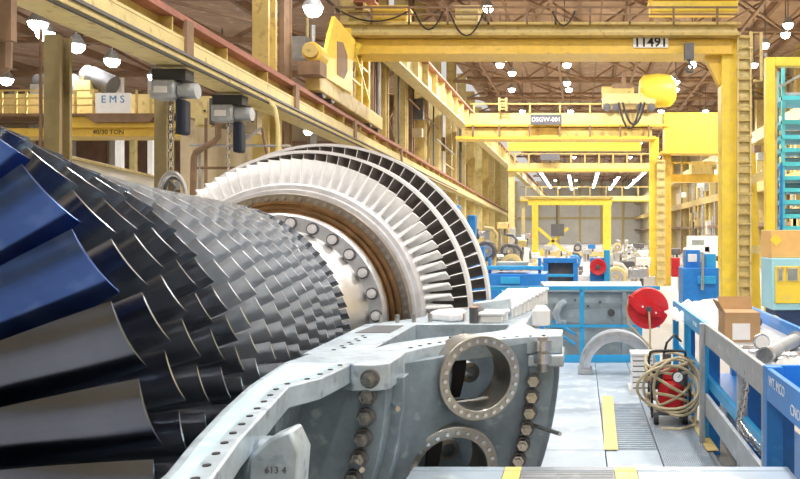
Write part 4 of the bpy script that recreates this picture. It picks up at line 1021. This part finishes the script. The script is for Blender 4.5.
# hose reel ----------------------------------------------------------------
D = 9.2; c = P(646, 308, D)
hr = thing('hose_reel', (c[0], D, c[2] - .26), 'round red hose reel hanging at the corner of the blue rail', 'hose reel')
for k in (0, 1):
    part('reel_disc', MB().lathe([(-.015, .03), (-.03, .12), (-.012, .23), (.012, .235), (.01, .03)], (c[0] + .02, D - .08 + .16 * k, c[2]), n=32), red_m, hr)
part('drum', MB().cyl((c[0] + .02, D - .07, c[2]), (c[0] + .02, D + .07, c[2]), .15, n=24), black_m, hr)
part('bracket', MB().prism([(c[0] - .21, c[2] + .16), (c[0] - .05, c[2] + .1), (c[0] + .16, c[2] - .02), (c[0] + .16, c[2] - .10), (c[0] - .1, c[2] - .04), (c[0] - .21, c[2] + .08)], D - .15, D - .11, 'Y'), red_m, hr)
for x, z in ((-.05, .03), (.03, -.01), (.1, -.04)): part('bracket_bolt', MB().cyl((c[0] + x, D - .165, c[2] + z), (c[0] + x, D - .15, c[2] + z), .012, n=8), white_m, hr)
part('hub', MB().cyl((c[0] + .02, D - .17, c[2]), (c[0] + .02, D - .1, c[2]), .035, n=14), dgrey, hr)
part('mount_arm', MB().bar((c[0] + .02, D + .1, c[2]), (1.03, D + .1, c[2] - .05), .05, .05), red_m, hr)
part('hose', MB().tube([(c[0] - .2, D - .05, c[2] + .1), (c[0] - .23, D - .05, c[2] - .0), (c[0] - .2, D - .08, c[2] - .18), (c[0] - .08, D - .1, c[2] - .3), (c[0] + .05, D - .1, c[2] - .45), (c[0] + .1, D - .15, c[2] - .6)], .013, 6), hose_m, hr)
part('hose', MB().tube([(c[0] + .02, D - .16, c[2] - .02), (c[0] + .03, D - .18, c[2] - .2), (c[0] + .03, D - .18, c[2] - .55)], .012, 6), hose_m, hr)

# half ring arch --------------------------------------------------------------
D = 9.75; c = (PX(617, D), D, .0)
ar = thing('half_ring', c, 'grey machined half ring standing like an arch on the platform', 'ring')
ro = .46
part('arch', MB().lathe([(0, ro - .13), (0, ro), (.26, ro), (.26, ro - .13)], (c[0], D, .06), 0, PI, n=36), flange_m, ar, bevel=.006)
part('arch_rim', MB().lathe([(-.04, ro - .05), (-.04, ro), (0, ro), (0, ro - .05)], (c[0], D, .06), 0, PI, n=36), grey_p, ar)
for s in (-1, 1): part('foot', MB().box(c[0] + s * (ro - .07) - .085, c[0] + s * (ro - .07) + .085, D - .05, D + .28, 0, .06), grey_p, ar, bevel=.006)
# grey tank behind the far rail
D = 11.0
tk = thing('steel_tank', (PX(592, D), D, GZ), 'large grey steel casing tank with rim and curved lug behind the far rail', 'tank')
part('tank_wall', MB().prism([(PX(548, D), D), (PX(640, D), D), (PX(646, D), D + 1.2), (PX(540, D), D + 1.2)], GZ, PZ(292, D)), tank_m, tk, bevel=.01)
part('tank_rim', MB().prism([(PX(545, D), D - .06), (PX(642, D), D - .06), (PX(648, D), D + 1.25), (PX(536, D), D + 1.25)], PZ(292, D), PZ(287, D)), tank_m, tk, bevel=.008)
part('lug', MB().tube([(PX(565, D), D - .04, PZ(302, D)), (PX(560, D), D - .08, PZ(304, D)), (PX(556, D), D - .1, PZ(313, D)), (PX(559, D), D - .08, PZ(321, D)), (PX(565, D), D - .04, PZ(322, D))], .05, 8), case_top, tk)
part('tank_rib', MB().box(PX(622, D), PX(626, D), D - .06, D, GZ, PZ(292, D)), tank_m, tk)
part('valve', MB().cyl((PX(611, D), D - .12, PZ(312, D)), (PX(611, D), D, PZ(312, D)), .05, n=12), dgrey, tk)
for px, py in ((575, 300), (588, 306), (600, 302), (632, 315)): part('plug', MB().cyl((PX(px, D), D - .02, PZ(py, D)), (PX(px, D), D, PZ(py, D)), .018, n=8), dgrey, tk)

# white louvred box and pneumatic cart -----------------------------------------
D = 8.6; x0, x1 = PX(632, D), PX(653, D)
wbx = thing('white_crate', ((x0 + x1) / 2, D, 0), 'white slatted crate on the platform left of the hose cart', 'crate')
part('crate_base', MB().box(x0 - .03, x1 + .03, D - .04, D + .3, .0, .045), white_m, wbx)
part('crate_back', MB().box(x0 + .01, x1 - .01, D + .01, D + .26, .045, .40), dgrey, wbx)
for k in range(6): part('slat', MB().box(x0, x1, D - .01, D + .27, .06 + .058 * k, .105 + .058 * k), white_m, wbx, bevel=.004)
part('crate_lid', MB().box(x0 - .01, x1 + .01, D - .02, D + .28, .40, .425), white_m, wbx)
D = 7.3; cx = PX(669, D)
ct = thing('hose_cart', (cx, D, 0), 'wheeled red pump cart wrapped in coils of tan hose with pressure gauge', 'cart')
for s in (-1, 1):
    for yy in (-.12, .14):
        w = part('wheel', MB().cyl((cx + s * .13 - .02, D + yy, .055), (cx + s * .13 + .02, D + yy, .055), .055, n=16), black_m, ct)
        part('wheel_hub', MB().cyl((cx + s * .13 - .022, D + yy, .055), (cx + s * .13 + .022, D + yy, .055), .022, n=10), grey_p, w)
part('cart_base', MB().box(cx - .17, cx + .17, D - .16, D + .18, .09, .12), dgrey, ct, bevel=.006)
part('tank', MB().lathe([(0, .01), (0, .09), (.02, .125), (.22, .125), (.26, .08), (.26, .01)], (cx + .02, D, .12), n=24, axis='Z'), red_m, ct, 50)
part('pump_body', MB().box(cx - .06, cx + .07, D - .06, D + .08, .38, .5), red_m, ct, bevel=.02)
part('pump_cylinder', MB().cyl((cx - .02, D, .5), (cx - .02, D, .62), .04, n=14), dgrey, ct)
part('manifold', MB().box(cx - .16, cx - .06, D - .04, D + .04, .3, .52), black_m, ct, bevel=.008)
part('filter', MB().cyl((cx + .12, D - .05, .34), (cx + .12, D - .05, .54), .045, n=14), dgrey, ct)
gg = part('gauge', MB().cyl((cx + .045, D - .30, .46), (cx + .045, D - .26, .46), .05, n=20), black_m, ct)
part('gauge_face', MB().cyl((cx + .045, D - .304, .46), (cx + .045, D - .30, .46), .042, n=20), white_m, gg)
part('gauge_needle', MB().bar((cx + .045, D - .306, .455), (cx + .065, D - .306, .485), .005, .003), black_m, gg)
for s in (-1, 1):
    part('frame_tube', MB().tube([(cx + s * .17, D + .15, .1), (cx + s * .17, D + .15, .55), (cx + s * .16, D + .1, .62), (cx + s * .12, D + .0, .645), (cx, D - .02, .65)], .013, 6), black_m, ct)
    part('frame_tube', MB().tube([(cx + s * .17, D - .15, .1), (cx + s * .17, D - .15, .3), (cx + s * .17, D + .15, .34)], .013, 6), black_m, ct)
for k in range(5):
    rr = random.Random(20 + k); tz = .20 + .085 * k
    pts = []
    for a in np.linspace(0, 2 * PI, 25)[:-1]:
        pts.append((cx + (.225 + .02 * rr.uniform(-1, 1) * .4) * math.cos(a) * (1 - .12 * abs(k - 3) / 3), D + .21 * math.sin(a), tz + (.075 * math.sin(a + k * .9) + .05 * math.cos(a)) * (1 if k % 2 else -1)))
    part('hose_coil', MB().tube(pts, .0135, 6, True), hose_m, ct, label='tan hose coil')
for k, (tx_, rx_, rz_) in enumerate(((.0, .25, .25), (.05, .21, .27), (-.04, .27, .2))):
    pts = [(cx + tx_ + rx_ * math.cos(a), D - .19 - .03 * k + .05 * math.sin(a * 2), .36 + rz_ * math.sin(a) * .95) for a in np.linspace(0, 2 * PI, 25)[:-1]]
    part('hose_coil', MB().tube(pts, .0135, 6, True), hose_m, ct, label='tan hose coil')
part('hose_tail', MB().tube([(cx + .19, D - .1, .4), (cx + .22, D - .2, .2), (cx + .2, D - .25, .03), (cx + .05, D - .35, .015), (cx - .1, D - .3, .015)], .0135, 6), hose_m, ct)
part('hose_up', MB().tube([(cx - .05, D, .6), (cx - .02, D, .72), (cx + .06, D + .1, .78), (cx + .14, D + .25, .7)], .012, 6), black_m, ct)

# ================================================================ BACKGROUND MACHINES
def boxes(t, spec):
    for nm, D, a, b, y0, y1, dep, m in spec:
        part(nm, MB().box(PX(a, D), PX(b, D), D, D + dep, PZ(y1, D), PZ(y0, D)), m, t, bevel=.02)
# right yellow frame with teal rack and booth
D = 16.
gyp = lambda p: PX(p, D)
fm = thing('portal_frame', (gyp(770), D, GZ), 'bright yellow steel portal frame at the right edge beside the teal rack', 'frame')
part('column', MB().box(gyp(766), gyp(775), D, D + .2, GZ, PZ(57, D)), yel_b, fm, bevel=.01)
part('column_face', MB().box(gyp(775), gyp(778), D + .05, D + .16, GZ, PZ(66, D)), yel_p, fm)
part('top_beam', MB().box(gyp(775) + .002, gyp(850) - .002, D - .01, D + .19, PZ(66, D), PZ(57, D)), yel_b, fm, bevel=.01)
part('column', MB().box(gyp(850), gyp(860), D, D + .2, GZ, PZ(66, D)), yel_b, fm)
rk = thing('teal_rack', (gyp(790), D + .8, GZ), 'teal painted steel rack with many horizontal shelves inside the yellow frame', 'rack')
D2 = D + .8
for px in (782, 830): part('upright', MB().box(PX(px, D2), PX(px + 3, D2), D2, D2 + .08, GZ, PZ(62, D2)), teal, rk)
for px in (788, 826): part('upright', MB().box(PX(px, D2), PX(px + 3, D2), D2 + 1, D2 + 1.08, GZ, PZ(62, D2)), teal, rk)
for k, py in enumerate((96, 120, 135, 148, 162, 176, 188, 200, 214, 226)):
    part('shelf', MB().box(PX(782, D2), PX(833, D2), D2 - .03, D2 + 1.1, PZ(py + 4, D2), PZ(py, D2)), teal, rk)
    if k % 2 == 0: part('stored_bar', MB().cyl((PX(788, D2), D2 + .3, PZ(py - 3, D2)), (PX(826, D2), D2 + .3, PZ(py - 3, D2)), .06, n=10), grey_p, rk)
part('brace', MB().bar((PX(778, D2), D2 - .05, PZ(88, D2)), (PX(806, D2), D2 - .05, PZ(72, D2)), .05, .05), grey_p, rk)
part('rail_pair', MB().box(PX(774, D2), PX(776.5, D2), D2 - .1, D2 - .05, PZ(235, D2), PZ(165, D2)), blue, rk)
part('rail_pair', MB().box(PX(779, D2), PX(781.5, D2), D2 - .1, D2 - .05, PZ(235, D2), PZ(165, D2)), blue, rk)
D = 14.6
bt = thing('control_booth', (gyp(800), D, GZ), 'yellow and light blue control booth with small windows and orange top panel at right edge', 'booth')
part('top_panel', MB().box(gyp(771), gyp(850), D + .0, D + .8, PZ(258, D), PZ(230, D)), orange_p, bt, bevel=.01)
part('diamond_sign', MB().prism([(gyp(776) - .11, PZ(240, D)), (gyp(776), PZ(240, D) - .11), (gyp(776) + .11, PZ(240, D)), (gyp(776), PZ(240, D) + .11)], D - .012, D, 'Y'), yel_b, bt)
part('frame_panel', MB().box(gyp(771), gyp(850), D - .06, D + .8, PZ(310, D), PZ(258, D)), sky_b, bt, bevel=.02)
part('body_panel', MB().box(gyp(774), gyp(850), D - .09, D - .06, PZ(303, D), PZ(266, D)), yel_b, bt, bevel=.01)
for a, b in ((776, 782), (785, 797), (800, 812)):
    w = part('window_frame', MB().box(gyp(a), gyp(b), D - .11, D - .09, PZ(281, D), PZ(267, D)), yel_w, bt)
    part('window_pane', MB().box(gyp(a + 1.2), gyp(b - 1.2), D - .115, D - .11, PZ(280, D), PZ(268.5, D)), glass_m, w)
part('machine_base', MB().box(gyp(776), gyp(850), D, D + .8, GZ, PZ(310, D)), mat('navy_machine', (.02, .05, .14), .5), bt)
yr = thing('hand_rail', (PX(785, 9.5), 9.5, GZ), 'yellow tube hand rail in front of the control booth at right', 'railing')
part('top_tube', MB().tube([P(765, 316, 10.5), P(775, 318, 10.3), P(806, 337, 8.6)], .035, 8), yel_b, yr)
part('mid_tube', MB().tube([P(765, 332, 10.5), P(806, 356, 8.6)], .025, 8), yel_b, yr)
for px, py, d in ((767, 316, 10.5), (784, 323, 9.8), (796, 331, 9.1)):
    part('post', MB().cyl((PX(px, d), d, GZ), (PX(px, d), d, PZ(py, d)), .03, n=8), yel_b, yr)
cb = thing('blue_cabinet', (PX(760, 12), 12, GZ), 'bright blue machine bed behind the cardboard box', 'machine')
boxes(cb, [('bed', 12, 742, 772, 322, 380, 1., blue), ('bed_cover', 11.9, 744, 758, 316, 326, .5, blue_l), ('name_plate', 11.88, 748, 756, 328, 334, .1, white_m)])
# blue machinery in mid distance
def machine(name, D, label, cat, spec, wheels=()):
    t = thing(name, (PX(spec[0][1], D), D, GZ), label, cat)
    for nm, a, b, y0, y1, dd, dep, m in spec:
        part(nm, MB().box(PX(a, D + dd), PX(b, D + dd), D + dd, D + dd + dep, PZ(y1, D + dd), PZ(y0, D + dd)), m, t, bevel=.015)
    for nm, px, py, rpx, dd, m in wheels:
        q = P(px, py, D + dd); r = rpx / F * (D + dd)
        w = part(nm, MB().lathe([(0, r * .25), (-.04, r * .9), (0, r), (.12, r), (.14, r * .25)], q, n=20), m, t)
        part('hub', MB().cyl((q[0], q[1] - .09, q[2]), (q[0], q[1] + .1, q[2]), r * .28, n=12), dgrey, w)
    return t
machine('machine_bed', 20., 'low blue machine bed left of the far rail, behind the turbine wheel', 'machine',
        [('bed', 486, 546, 274, 330, 0, 1.5, blue), ('top_rail', 486, 543, 266, 270, .2, .3, blue_l), ('grey_roll', 496, 527, 262, 270, .5, .6, clutter_g), ('side_post', 488, 491, 258, 276, .3, .2, blue), ('side_post', 538, 541, 258, 276, .3, .2, blue), ('cover', 500, 520, 277, 284, -.1, .1, blue_l)])
machine('machine_cabinet', 24., 'blue open cabinet frame with dark inside, behind the grey tank', 'machine',
        [('inside', 548, 575, 263, 292, .3, .9, dgrey), ('top_beam', 543, 577, 258, 263, 0, .3, blue), ('post', 543, 548, 263.2, 300, 0, .3, blue), ('post', 573, 578, 263.2, 300, 0, .3, blue), ('low_beam', 548.2, 572.8, 288, 300, .02, .6, blue), ('mid_bar', 548, 574, 274, 277, -.05, .1, blue_l)])
machine('blue_winch', 26., 'blue stand holding a round red reel behind the far rail', 'winch',
        [('stand', 590, 610, 258, 300, 0, .6, blue), ('post', 604, 610, 250, 300, -.2, .2, blue_l), ('table', 578, 604, 276, 282, .1, .6, white_m)], [('red_reel', 598, 267, 8.5, -.3, red_m)])
machine('blue_machine', 22., 'blue milling machine with posts between the two right crane legs', 'machine',
        [('bed', 683, 719, 268, 310, 0, 1, blue), ('head', 686, 700, 250, 268, .2, .6, blue), ('head', 706, 716, 254, 270, .1, .6, blue_l), ('spindle', 701, 704, 252, 290, -.2, .15, chrome), ('window', 688, 697, 254, 262, .18, .02, white_m), ('cover', 698, 716, 276, 284, -.1, .1, blue_l)])
machine('red_cabinet', 30., 'small red cabinet beside the second crane leg', 'cabinet', [('body', 672, 680, 258, 277, 0, .5, red_m), ('door', 673, 679, 260, 275, -.03, .03, red_m), ('handle', 677.6, 678.2, 266, 270, -.05, .02, black_m)])
machine('metal_cabinet', 62., 'white box cabinet far away at the right wall', 'cabinet', [('body', 690, 718, 236, 256, 0, 2, white_m), ('window', 692, 704, 240, 245, -.05, .05, glass_m), ('base', 690, 718, 256, 270, .1, 2, clutter_g)])
# grey workshop machines, pumps and valves standing along the aisle
R5 = random.Random(11)
kinds = ['lathe', 'pump', 'press']
spots_m = [(497, 246, 42), (509, 238, 48), (521, 244, 52), (531, 248, 58), (487, 232, 38), (503, 226, 56), (517, 228, 64),
           (575, 256, 60), (587, 252, 66), (622, 252, 56), (634, 256, 50), (640, 246, 72), (630, 240, 84), (618, 242, 92), (645, 262, 46), (655, 240, 80), (690, 262, 44), (705, 256, 52), (712, 246, 62),
           (548, 268, 40), (556, 264, 44), (582, 268, 36), (618, 268, 38), (640, 274, 34), (470, 236, 34), (690, 245, 70), (628, 266, 42), (478, 215, 44), (512, 250, 36), (526, 236, 70), (462, 205, 36), (536, 262, 34), (548, 248, 75), (562, 250, 80), (578, 244, 100), (592, 247, 88), (618, 255, 64), (630, 248, 70), (644, 254, 58), (600, 262, 48), (568, 262, 52), (676, 252, 58), (698, 250, 56)]
tones = [('grey', clutter_g), ('white', white_m), ('blue', blue), ('dark grey', dgrey), ('cream', yel_w), ('steel', chrome)]
near_of = lambda px: 'left wall' if px < 480 + 60 else 'far gantry' if px < 612 else 'right crane legs'
rank = {}
for near in ('left wall', 'far gantry', 'right crane legs'):
    for r_, q in enumerate(sorted([q for q in spots_m if near_of(q[0]) == near], key=lambda q: q[2])): rank[q] = r_
for i, (px, py, D) in enumerate(spots_m):
    tn_, m = tones[R5.randrange(6)]; tn2, m2 = tones[R5.randrange(6)]
    x, _, z = P(px, py, D); k = i % 3; h = z - GZ
    near = near_of(px)
    t = thing(('lathe', 'pump_unit', 'drill_press')[k], (x, D, GZ), f'{tn_} {("lathe", "pump unit", "drill press")[k]} with {tn2} top, {ORD[rank[(px, py, D)]]} nearest machine by the {near}', 'machine', 'machines along the aisle')
    part('base', MB().box(x - .6, x + .6, D, D + .9, GZ, GZ + h * .45), m, t, bevel=.04)
    if k == 0:
        part('headstock', MB().box(x - .6, x - .15, D, D + .8, GZ + h * .45, z), m2, t, bevel=.05)
        part('spindle', MB().cyl((x - .15, D + .4, GZ + h * .75), (x + .5, D + .4, GZ + h * .75), .16, n=12), chrome, t)
        part('chuck', MB().cyl((x - .15, D + .4, GZ + h * .75), (x + .0, D + .4, GZ + h * .75), .3, n=14), dgrey, t)
        part('tailstock', MB().box(x + .35, x + .58, D + .1, D + .7, GZ + h * .45, GZ + h * .85), m, t)
    elif k == 1:
        part('pump_casing', MB().lathe([(0, .1), (0, .42), (.12, .5), (.42, .5), (.5, .42), (.5, .1)], (x - .05, D + .1, GZ + h * .72), n=20), m2, t)
        part('flange', MB().lathe([(-.08, .12), (-.08, .3), (.02, .3), (.02, .12)], (x - .05, D + .1, GZ + h * .72), n=16), chrome, t)
        part('pipe', MB().tube([(x + .3, D + .4, GZ + h * .5), (x + .42, D + .4, z - .1), (x + .2, D + .4, z + .15), (x - .2, D + .4, z + .2)], .09, 8), m, t)
        part('motor', MB().cyl((x - .6, D + .5, GZ + h * .55), (x - .2, D + .5, GZ + h * .55), .2, n=12), m, t)
    else:
        part('column', MB().cyl((x - .2, D + .5, GZ + h * .4), (x - .2, D + .5, z + .3), .13, n=12), chrome, t)
        part('drill_head', MB().box(x - .45, x + .35, D + .1, D + .8, z - .2, z + .25), m2, t, bevel=.05)
        part('quill', MB().cyl((x + .1, D + .3, z - .65), (x + .1, D + .3, z - .2), .08, n=10), dgrey, t)
        part('hand_wheel', MB().tube([(x + .36, D + .4 + .18 * math.cos(a), z + .18 * math.sin(a)) for a in np.linspace(0, 2 * PI, 13)[:-1]], .025, 5, True), red_m if i % 2 else dgrey, t)
